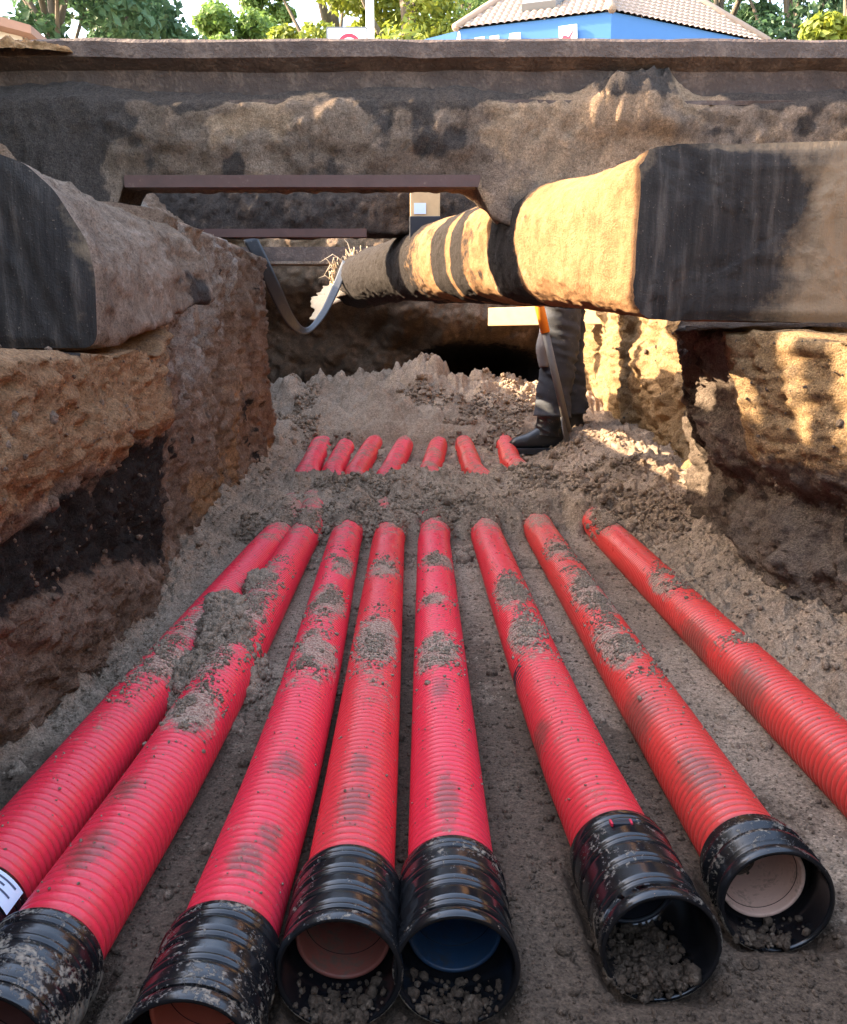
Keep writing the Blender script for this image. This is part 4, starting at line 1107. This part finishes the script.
for k, sg in (('l', -1), ('r', 1)):
    hx, hz_ = (-0.262, 1.16) if sg < 0 else (-0.225, 0.98)
    J['sh' + k] = (w(-0.08, sg * 0.19, 1.42), 0.062); J['el' + k] = (w(-0.10, sg * 0.24, 1.16), 0.045); J['wr' + k] = (w(hx + 0.07, sg * 0.045 - 0.02, hz_), 0.028); J['pm' + k] = (w(hx + 0.02, sg * 0.03 - 0.02, hz_), (0.035, 0.022))
    Bn += [('chest', 'sh' + k), ('sh' + k, 'el' + k), ('el' + k, 'wr' + k), ('wr' + k, 'pm' + k)]
    for q in range(4):
        J['fa%s%d' % (k, q)] = (w(hx - 0.03, sg * 0.03 - 0.02, hz_ + 0.03 - 0.02 * q), 0.009); J['fb%s%d' % (k, q)] = (w(hx - 0.035, -sg * 0.012 - 0.02, hz_ + 0.03 - 0.02 * q), 0.008)
        Bn += [('pm' + k, 'fa%s%d' % (k, q)), ('fa%s%d' % (k, q), 'fb%s%d' % (k, q))]
    J['th' + k] = (w(hx + 0.012, -sg * 0.02 - 0.02, hz_ + 0.045), 0.010); Bn += [('pm' + k, 'th' + k)]
skin_body('body', J, Bn, M_SKIN, worker)
# jacket
JJ = {'a': (w(0.02, 0, 0.90), (0.185, 0.155)), 'b': (w(0.0, 0, 1.10), (0.17, 0.145)), 'c': (w(-0.06, 0, 1.32), (0.19, 0.15)), 'd': (w(-0.10, 0, 1.46), 0.10)}
JB = [('a', 'b'), ('b', 'c'), ('c', 'd')]
for k, sg in (('l', -1), ('r', 1)):
    hx, hz_ = (-0.262, 1.16) if sg < 0 else (-0.225, 0.98)
    JJ['s' + k] = (w(-0.08, sg * 0.19, 1.42), 0.085); JJ['e' + k] = (w(-0.10, sg * 0.24, 1.16), 0.068); JJ['w' + k] = (w(hx + 0.08, sg * 0.055 - 0.02, hz_), 0.048)
    JB += [('c', 's' + k), ('s' + k, 'e' + k), ('e' + k, 'w' + k)]
skin_body('jacket', JJ, JB, M_JACKET, worker)
hb = bmesh.new(); bmesh.ops.create_uvsphere(hb, u_segments=20, v_segments=12, radius=1.0, matrix=Matrix.Translation(w(-0.135, 0, 1.735)) @ Matrix.Diagonal((0.105, 0.092, 0.085, 1)))
bm_obj('hair', hb, M_HAIR, worker, True)
# trousers: wrinkled legs down to the boots
def limb(name, pts, rad, mat, parent, seed, wr=0.01, n=60, seg=28, ell=1.0):
    pts = np.array(pts, float); s = np.concatenate([[0], np.cumsum(np.linalg.norm(np.diff(pts, axis=0), axis=1))]); q = np.linspace(0, s[-1], n)
    C = np.stack([cubic_smooth(s, pts[:, i], q) for i in range(3)], -1); r = np.interp(q, s, rad)
    P = tube_P(C, r, seg); N = P - C[:, None, :]; N /= np.linalg.norm(N, axis=2, keepdims=True)
    d = wr * fbm(P[..., 0] * 0.6, P[..., 1] * 0.6, P[..., 2] * 1.6 + P[..., 0] * 0.7, 14, 3, 0.5, seed, True)
    P = P + N * d[..., None]
    P = np.concatenate([P[:1].mean(1, keepdims=True) + 0 * P[:1], P, P[-1:].mean(1, keepdims=True) + 0 * P[-1:]], 0)
    return grid_mesh(name, P, mat, parent, cv=True)
tr = bmesh.new(); bmesh.ops.create_uvsphere(tr, u_segments=24, v_segments=14, radius=1.0, matrix=Matrix.Translation(w(0.02, 0, 0.90)) @ Matrix.Diagonal((0.165, 0.185, 0.15, 1)))
seat = bm_obj('trousers', tr, M_TROUS, worker, True)
for k, sd in (('f', 901), ('b', 911)):
    L3 = LEGS[k]
    limb('trouser_leg', [w(*L3[0]), w((L3[0][0] + L3[1][0]) / 2, (L3[0][1] + L3[1][1]) / 2, 0.70), w(*L3[1]), w((L3[1][0] + L3[2][0]) / 2, L3[1][1], 0.34), w(L3[2][0] * 0.7 + L3[1][0] * 0.3, L3[2][1], 0.19)], [0.115, 0.10, 0.085, 0.080, 0.092], M_TROUS, worker, sd, 0.022)
    kx, ky, kz = L3[1]
    # boot: shaft and foot in one skin
    x2, y2, z2 = L3[2]
    bp = [w(x2 - 0.01 + (L3[1][0] - x2) * 0.75, y2, 0.27), w(x2 - 0.005 + (L3[1][0] - x2) * 0.4, y2, 0.21), w(x2, y2, 0.15), w(x2 - 0.005, y2, 0.09)]
    bt = limb('work_boot', bp, [0.078, 0.074, 0.064, 0.066], M_RUBBER, worker, sd + 3, 0.010)
    n, m = 26, 24
    xs = np.linspace(0.085, -0.215, n); hh = np.interp(xs, [-0.215, -0.19, -0.12, -0.05, 0.03, 0.075, 0.085], [0.035, 0.06, 0.085, 0.125, 0.15, 0.11, 0.05]); ww = np.interp(xs, [-0.215, -0.19, -0.12, -0.05, 0.03, 0.075, 0.085], [0.02, 0.042, 0.052, 0.045, 0.04, 0.034, 0.015])
    th = np.linspace(0, 2 * np.pi, m, endpoint=False)
    ca, sa = np.cos(th), np.sin(th)
    se = np.where(sa < 0, 0.5, 1.0)
    Pf = np.stack([np.broadcast_to(PX + x2 + xs[:, None], (n, m)), PY + y2 + ww[:, None] * np.sign(ca) * np.abs(ca) ** 0.8, PZ + 0.015 + hh[:, None] * 0.5 * (1 + np.sign(sa) * np.abs(sa) ** 0.8)], -1)
    Pf = np.concatenate([Pf[:1].mean(1, keepdims=True) + 0 * Pf[:1], Pf, Pf[-1:].mean(1, keepdims=True) + 0 * Pf[-1:]], 0)
    grid_mesh('boot_foot', Pf, M_RUBBER, bt, cv=True)
    so = [(0.09, -0.036), (0.09, 0.036), (0.03, 0.046), (-0.08, 0.050), (-0.16, 0.058), (-0.205, 0.040), (-0.222, 0.0), (-0.205, -0.040), (-0.16, -0.058), (-0.08, -0.050), (0.03, -0.046)]
    sb = bmesh.new(); vs = [sb.verts.new(w(x2 + a, y2 + b, -0.012)) for a, b in so]; f = sb.faces.new(vs)
    ex = bmesh.ops.extrude_face_region(sb, geom=[f]); bmesh.ops.translate(sb, vec=(0, 0, 0.034), verts=[v for v in ex['geom'] if isinstance(v, bmesh.types.BMVert)])
    bm_obj('boot_sole', sb, M_PBLACK, bt, bevel=0.004)
kp = limb('knee_patch', [w(-0.085, -0.13, 0.66), w(-0.09, -0.135, 0.56), w(-0.085, -0.14, 0.46)], [0.03, 0.045, 0.03], M_KNEE, worker, 930, 0.004, 20, 16)
# shovel
sb0 = pt(573, 452, PY - 0.27); sb1 = pt(543, 322, PY - 0.27)
sdv = (sb1 - sb0)
shovel = thing('shovel', 'shovel with grey shaft and orange grip held by the worker, blade in the sand', 'shovel', None, sb0)
tube('shaft', [sb0 + sdv * 0.16, sb0 + sdv * 0.93], [0.019, 0.019], M_SHAFT, shovel, 14)
tube('grip', [sb0 + sdv * 0.92, sb0 + sdv * 1.10, sb0 + sdv * 1.55], [0.024, 0.025, 0.022], M_ORANGE, shovel, 14)
def blade():
    n, m = 16, 10
    u = np.linspace(0, 1, n); v = np.linspace(-1, 1, m)
    d = sdv.normalized(); side = Vector((0.25, 1, 0)).normalized(); nr = d.cross(side)
    hw = np.interp(u, [0, 0.3, 0.8, 0.95, 1], [0.025, 0.085, 0.10, 0.095, 0.05])
    P = np.array([[tuple(sb0 + d * (0.20 - 0.26 * a) + side * (h * b) + nr * (0.02 * b * b)) for b in v] for a, h in zip(u, hw)])
    o = grid_mesh('blade', P, M_STEEL, shovel); s = o.modifiers.new('thickness', 'SOLIDIFY'); s.thickness = 0.003
blade()

# ------------------------------------------------------------------ street level: added shade boards on the left bank, building, signs, trees
def shade_screen():  # added out-of-view boards that shade the trench and cut sun stripes on the wall
    X0 = -1.54
    t = thing('added_shade_screen', 'added unseen board screen on the left bank, its gaps shaping the sun stripes', 'shade screen', None, (X0, 1.0, Z_TOP))
    zt = Z_TOP; zl = 1.865
    bm = bmesh.new()
    y = -2.6
    while y < 1.92:
        y1 = min(y + 0.15, 1.935)
        add_box(bm, (X0, (y + y1) / 2, (zt + 2.6) / 2), (0.022, y1 - y - 0.003, 2.6 - zt)); y += 0.15
    bm_obj('tall_shade_boards', bm, M_WOOD2, t)
    bm = bmesh.new()
    for k in range(3):
        z0 = zt + k * (zl - zt) / 3
        add_box(bm, (X0, 2.40, z0 + (zl - zt) / 6), (0.022, 0.92, (zl - zt) / 3 - 0.001))
    bm_obj('low_shade_boards', bm, M_WOOD2, t)
    for a, b in ((1.996, 2.052), (2.088, 2.165)):
        box('shade_slat', (X0 + 0.001, (a + b) / 2, (zl + 2.5) / 2 - 0.05), (0.02, b - a, 2.5 - zl + 0.1), M_WOOD2, t)
    box('shade_infill', (X0 + 0.001, 2.36, zl + 0.03), (0.02, 0.21, 0.07), M_WOOD2, t)
    for yy in (-2.5, -1.0, 0.5, 1.85):
        box('post', (X0 - 0.06, yy, zt + 0.5), (0.08, 0.08, 1.0), M_WOOD2, t)
    return t
shade_screen()

def building():
    D = 17.0
    # eave corners surveyed from the photo at their distances
    def eave(px, py, H):
        d = ray(px, py); k = (H - CAM_H) / d[2]
        return Vector((d[0] * k, d[1] * k, H))
    H0 = CAM_H + ray(612, 12)[2] / ray(612, 12)[1] * D
    Cn, Ln, Rn = eave(612, 12, H0), eave(455, 30.5, H0), eave(768, 44, H0)
    bkd = Vector((0.8, 7.5, 0))
    apd = ray(594, -60); ap_y = D + 4.2
    ap = Vector((apd[0] * ap_y / apd[1], ap_y, CAM_H + apd[2] * ap_y / apd[1]))
    BL = Ln + Vector((0.9, 7.0, 0)); BR = Rn + Vector((-1.2, 6.5, 0))
    t = thing('kiosk_building', 'blue building with hipped tile roof and roof window, standing beyond the rails', 'building', None, (Cn.x, Cn.y + 3, Z_TOP))
    ring = [Ln, Cn, Rn, BR, BL]
    # walls
    bm = bmesh.new()
    cen = sum(ring, Vector()) / 5
    inn = [p_ + (cen - p_).normalized() * 0.04 for p_ in ring]
    b0 = [bm.verts.new((p_.x, p_.y, Z_TOP)) for p_ in inn]; b1 = [bm.verts.new((p_.x, p_.y, H0 + 0.02)) for p_ in inn]
    for i in range(5): bm.faces.new((b0[i], b0[(i + 1) % 5], b1[(i + 1) % 5], b1[i]))
    bm_obj('wall', bm, M_BLUE, t)
    # roof: courses of round tiles as real relief
    rf = None
    def tile_face(A_, B_, nU=150, nV=110):
        u = np.linspace(0, 1, nU * 4 + 1); v = np.linspace(0, 1, nV * 3 + 1)
        U, Vv = np.meshgrid(u, v, indexing='ij')
        base = np.array(A_)[None, None] * (1 - U[..., None]) + np.array(B_)[None, None] * U[..., None]
        P = base * (1 - Vv[..., None]) + np.array(ap)[None, None] * Vv[..., None]
        nrm = (Vector(B_) - Vector(A_)).cross(ap - Vector(A_)).normalized()
        if nrm.z < 0: nrm = -nrm
        wd = (Vector(B_) - Vector(A_)).length
        acr = ((P - np.array(A_)) @ np.array((Vector(B_) - Vector(A_)).normalized())) / 0.14
        upl = Vv * ((ap - (Vector(A_) + Vector(B_)) / 2).length) / 0.20
        hgt = 0.03 * np.abs(np.sin(acr * np.pi)) + 0.03 * (1 - (upl % 1.0))
        return P + hgt[..., None] * np.array(nrm)
    verts, faces, off = [], [], 0
    for k in range(5):
        A_, B_ = ring[k], ring[(k + 1) % 5]
        P = tile_face(A_, B_, *((130, 75) if k < 2 else (30, 20)))
        verts.append(P.reshape(-1, 3)); faces.append(grid_faces(P.shape[0], P.shape[1]) + off); off += P.shape[0] * P.shape[1]
    m, nt, pb = mat_new('roof_tiles'); tt = NT(nt); co = tt.coord()
    n1 = tt.noise(co, 1.5, 4); n2 = tt.noise(co, 14, 3)
    tt.l(tt.mix(n2, tt.mix(n1, (0.20, 0.13, 0.095), (0.28, 0.20, 0.155)), (0.33, 0.25, 0.20)), pb.inputs['Base Color']); pb.inputs['Roughness'].default_value = 0.85
    rf = raw_mesh('roof', np.concatenate(verts), np.concatenate(faces), m, t, smooth=False)
    for A_ in (Ln, Cn, Rn):
        pth = [Vector(A_) + Vector((0, 0, 0.05)), ap + Vector((0, 0, 0.05))]
        place(tube('ridge_cap', pth, [0.08, 0.08], m, None, 10), t)
    # eave board below the tiles
    # roof window on the left slope
    nrm = (Cn - Ln).cross(ap - Ln).normalized()
    if nrm.z < 0: nrm = -nrm
    def on_roof(px, py):
        d = Vector(ray(px, py)); o = Vector((0, 0, CAM_H))
        k = (Ln - o).dot(nrm) / d.dot(nrm)
        return o + d * k
    q = [on_roof(522, 13), on_roof(556, 9), on_roof(572, -6), on_roof(540, -4)]
    bm = bmesh.new(); vs = [bm.verts.new(v + nrm * 0.02) for v in q]; f = bm.faces.new(vs)
    ex = bmesh.ops.extrude_face_region(bm, geom=[f]); bmesh.ops.translate(bm, vec=nrm * 0.14, verts=[v for v in ex['geom'] if isinstance(v, bmesh.types.BMVert)])
    wf = bm_obj('roof_window', bm, M_GREYP, t)
    qc = sum(q, Vector()) / 4
    bm = bmesh.new(); vs = [bm.verts.new(qc + (v - qc) * 0.84 + nrm * 0.165) for v in q]; f = bm.faces.new(vs)
    place(bm_obj('pane', bm, M_GLASS, None), wf)
    # white letters and emblem panel on the left face (only their tops rise above the rail)
    wn_ = (Cn - Ln).normalized(); fn = Vector((wn_.y, -wn_.x, 0))
    if fn.y > 0: fn = -fn
    L0, C0 = inn[0], inn[1]
    def on_wall(px, py, off=0.03):
        d = Vector(ray(px, py)); o = Vector((0, 0, CAM_H)); f2 = (C0 - L0).normalized(); n2 = Vector((f2.y, -f2.x, 0))
        k = (L0 + n2 * off - o).dot(n2) / d.dot(n2)
        return o + d * k
    def quad_slab(name, pts, th, mat, par):
        bm = bmesh.new(); vs = [bm.verts.new(v) for v in pts]; f = bm.faces.new(vs)
        f2 = (C0 - L0).normalized(); n2 = Vector((f2.y, -f2.x, 0))
        ex = bmesh.ops.extrude_face_region(bm, geom=[f]); bmesh.ops.translate(bm, vec=n2 * th, verts=[v for v in ex['geom'] if isinstance(v, bmesh.types.BMVert)])
        return place(bm_obj(name, bm, mat, None), par)
    for pl in ([(457, 40), (458.6, 32), (460, 32), (461, 40)], [(474, 48), (475, 38.4), (484.5, 37), (485, 48)], [(488.5, 48), (490, 36.8), (499, 35.6), (499.5, 48)], [(508, 48), (510, 34), (520.5, 32.8), (521.5, 48)]):
        quad_slab('letter', [on_wall(*q_) for q_ in pl], 0.03, M_WHITE, t)
    quad_slab('side_wing', [on_wall(*q_, 0.0) for q_ in ((416, 41.5), (457, 31), (457, 60), (416, 60))], -0.6, M_BLUE, t)
    em = quad_slab('emblem_panel', [on_wall(*q_) for q_ in ((559.5, 46), (559, 27), (577, 24.5), (577.5, 46))], 0.03, M_WHITE, t)
    quad_slab('emblem', [on_wall(q_[0], q_[1], 0.062) for q_ in ((562, 40), (562.5, 36.5), (565, 35), (567, 36), (568.5, 37), (573, 30), (573.6, 31), (570.5, 37), (571, 40), (569, 44), (565, 45), (563, 43))], 0.008, M_REDP, em)
    return t
building()

def sign():
    Y = 8.0
    a, b = pt(327, 28, Y), pt(367, 29, Y)
    wdt = b.x - a.x
    t = thing('road_sign', 'white road sign board with a red ring on top of a post beyond the rail', 'sign', None, ((a.x + b.x) / 2, Y, Z_TOP))
    bd = box('board', ((a.x + b.x) / 2, Y, a.z - wdt * 0.5), (wdt, 0.012, wdt), M_WHITE, t, bevel=0.004)
    bm = bmesh.new()
    n = 40; r1, r0 = wdt * 0.30, wdt * 0.21; c = Vector(((a.x + b.x) / 2 + wdt * 0.05, Y - 0.008, a.z - wdt * 0.13 - r1))
    o_ = [bm.verts.new(c + Vector((r1 * math.cos(k * 2 * math.pi / n), 0, r1 * math.sin(k * 2 * math.pi / n)))) for k in range(n)]
    i_ = [bm.verts.new(c + Vector((r0 * math.cos(k * 2 * math.pi / n), 0, r0 * math.sin(k * 2 * math.pi / n)))) for k in range(n)]
    for k in range(n): bm.faces.new((o_[k], o_[(k + 1) % n], i_[(k + 1) % n], i_[k]))
    place(bm_obj('red_ring', bm, M_REDP, None), bd)
    frm = bmesh.new()
    for s in (-1, 1): add_box(frm, ((a.x + b.x) / 2 + s * wdt * 0.5, Y, a.z - wdt * 0.5), (0.012, 0.02, wdt))
    add_box(frm, ((a.x + b.x) / 2, Y, a.z), (wdt, 0.02, 0.012))
    place(bm_obj('board_rim', frm, M_GREYP, None), bd)
    tube('post', [((a.x + b.x) / 2, Y + 0.04, Z_TOP), ((a.x + b.x) / 2, Y + 0.04, a.z)], [0.03, 0.03], M_GREYP, t, 12)
    Y2 = 9.5
    c = pt(370, 20, Y2)
    t2 = thing('lamp_post', 'slim white lamp post rising beside the road sign', 'lamp post', None, (c.x, Y2, Z_TOP))
    tube('pole', [(c.x, Y2, Z_TOP), (c.x, Y2, Z_TOP + 3), (c.x - 0.02, Y2, Z_TOP + 6.2)], [0.055, 0.04, 0.03], M_WHITE, t2, 14)
    tube('arm', [(c.x - 0.02, Y2, Z_TOP + 6.15), (c.x - 0.5, Y2, Z_TOP + 6.45), (c.x - 1.0, Y2, Z_TOP + 6.5)], [0.025, 0.025, 0.02], M_WHITE, t2, 10)
    box('lamp_head', (c.x - 1.15, Y2, Z_TOP + 6.49), (0.5, 0.16, 0.07), M_GREYP, t2, bevel=0.02)
sign()

def shed():
    Y = 12.0
    a, b, top = pt(-140, 28, Y), pt(34, 28, Y), pt(-40, 2, Y)
    t = thing('small_shed', 'brown roof corner of a small shed at the far left above the rail', 'shed', None, ((a.x + b.x) / 2, Y + 2, Z_TOP))
    box('wall', ((a.x + b.x) / 2, Y + 2, (Z_TOP + a.z) / 2), (b.x - a.x - 0.5, 3.6, a.z - Z_TOP), M_PLASTER, t)
    bm = bmesh.new(); mx = (a.x + b.x) / 2
    th = 0.1
    for y0, y1 in ((Y - 0.1, Y + 4.1),):
        A_ = [bm.verts.new(v) for v in ((a.x, y0, a.z), (mx, y0, top.z), (b.x, y0, b.z), (b.x, y0, b.z - th), (mx, y0, top.z - th - 0.03), (a.x, y0, a.z - th))]
        B_ = [bm.verts.new((v.co.x, y1, v.co.z)) for v in A_]
        bm.faces.new(A_); bm.faces.new(B_[::-1])
        for k in range(6): bm.faces.new((A_[k], A_[(k + 1) % 6], B_[(k + 1) % 6], B_[k]))
    bm_obj('roof', bm, M_BROWN, t)
    bm = bmesh.new()
    bm.faces.new([bm.verts.new(v) for v in ((a.x + 0.3, Y + 0.21, a.z - 0.02), (b.x - 0.3, Y + 0.21, a.z - 0.02), (mx, Y + 0.21, top.z - 0.15))])
    bm_obj('gable', bm, M_PLASTER, t)
shed()

def crown_mesh(seed, H, Rr, leaf, nl, zlow):
    rng = np.random.default_rng(seed)
    ncl = 34
    th = rng.uniform(0, 2 * np.pi, ncl); zz = rng.uniform(0, 1, ncl); rr = Rr * np.sqrt(rng.uniform(0.05, 1, ncl)) * np.sqrt(np.clip(1 - (2 * zz - 0.85) ** 2 * 0.75, 0.12, 1))
    cc = np.stack([rr * np.cos(th), rr * np.sin(th), zlow + (H - zlow) * zz], -1)
    cr = Rr * rng.uniform(0.22, 0.42, ncl)
    k = rng.integers(0, ncl, nl)
    d = rng.normal(size=(nl, 3)); d /= np.linalg.norm(d, axis=1)[:, None]
    rad = cr[k] * rng.uniform(0.35, 1.08, nl) ** 0.6
    c = cc[k] + d * rad[:, None] * np.array([1, 1, 0.75])
    nrm = d * 0.6 + rng.normal(size=(nl, 3)) * 0.6 + np.array([0, 0, 0.35]); nrm /= np.linalg.norm(nrm, axis=1)[:, None]
    u = np.cross(nrm, rng.normal(size=(nl, 3))); u /= np.linalg.norm(u, axis=1)[:, None]; v = np.cross(nrm, u)
    s = leaf * rng.uniform(0.6, 1.35, nl)[:, None]
    V = np.stack([c - u * s, c + v * s * 0.55 + nrm * s * 0.12, c + u * s, c - v * s * 0.55 + nrm * s * 0.12], 1).reshape(-1, 3)
    F = np.arange(nl * 4).reshape(-1, 4)
    return V, F, cc, cr
TREE_CACHE = {}
def tree(px, py, Y, hgt, rad, leafi, seed, label, rot=0.0):
    c = pt(px, py, Y)
    t = thing('leafy_tree', label, 'tree', 'trees beyond the rails', (c.x, Y, Z_TOP))
    V, F, cc, cr = crown_mesh(seed, hgt, rad, 0.13, 15000, hgt * 0.22)
    raw = raw_mesh('crown', V + np.array([c.x, Y, Z_TOP]), F, M_LEAF[leafi], t, smooth=False)
    P = []
    base = np.array([c.x, Y, Z_TOP])
    verts, faces, off = [], [], 0
    def addt(path, r, seg=9):
        nonlocal off
        q = tube_P(path, r, seg); verts.append(q.reshape(-1, 3)); faces.append(grid_faces(q.shape[0], seg, False, True) + off); off += q.shape[0] * seg
    rr = 0.05 * hgt * 0.55
    addt([base + (0, 0, -0.1), base + (0.05, 0, hgt * 0.2), base + (0.1, 0.1, hgt * 0.45), base + (0, 0.1, hgt * 0.8)], [rr * 1.25, rr, rr * 0.7, rr * 0.2])
    for k in range(0, len(cc), 2):
        z0 = min(cc[k][2] * 0.7, hgt * 0.6); p0 = base + np.array([0.05, 0.05, z0]); p1 = base + cc[k]
        addt([p0, (p0 + p1) / 2 + np.array([0, 0, -0.15]), p1], [rr * 0.35, rr * 0.2, rr * 0.06], 6)
    raw_mesh('trunk', np.concatenate(verts), np.concatenate(faces), M_BARK, t)
TREES = [
    (50, 20, 22, 10.5, 3.0, 0, 1, 'dark broad tree at far left behind the shed roof'),
    (112, 24, 26, 11.0, 2.4, 0, 2, 'dark tree at the left edge of the bright sky gap'),
    (226, 34, 36, 12.9, 1.9, 1, 3, 'light green rounded tree right of the bright sky gap'),
    (272, 34, 44, 16.2, 2.0, 1, 4, 'light green tree left of the road sign, second from the sky gap'),
    (332, 10, 30, 15.0, 2.1, 2, 5, 'yellow-green tree directly behind the road sign'),
    (405, 10, 27, 13.6, 2.5, 2, 6, 'yellow-green tree right of the lamp post'),
    (470, 10, 34, 15.5, 3.2, 1, 7, 'green tree rising behind the left end of the blue building'),
    (715, 10, 32, 15.0, 4.2, 0, 8, 'dark tree rising behind the right slope of the tiled roof'),
    (795, 10, 30, 14.0, 2.3, 0, 9, 'dark tree right of the tiled roof'),
    (850, 25, 22, 9.6, 2.0, 2, 10, 'bright yellow-green tree at the far right edge'),
]
for a in TREES: tree(*a)
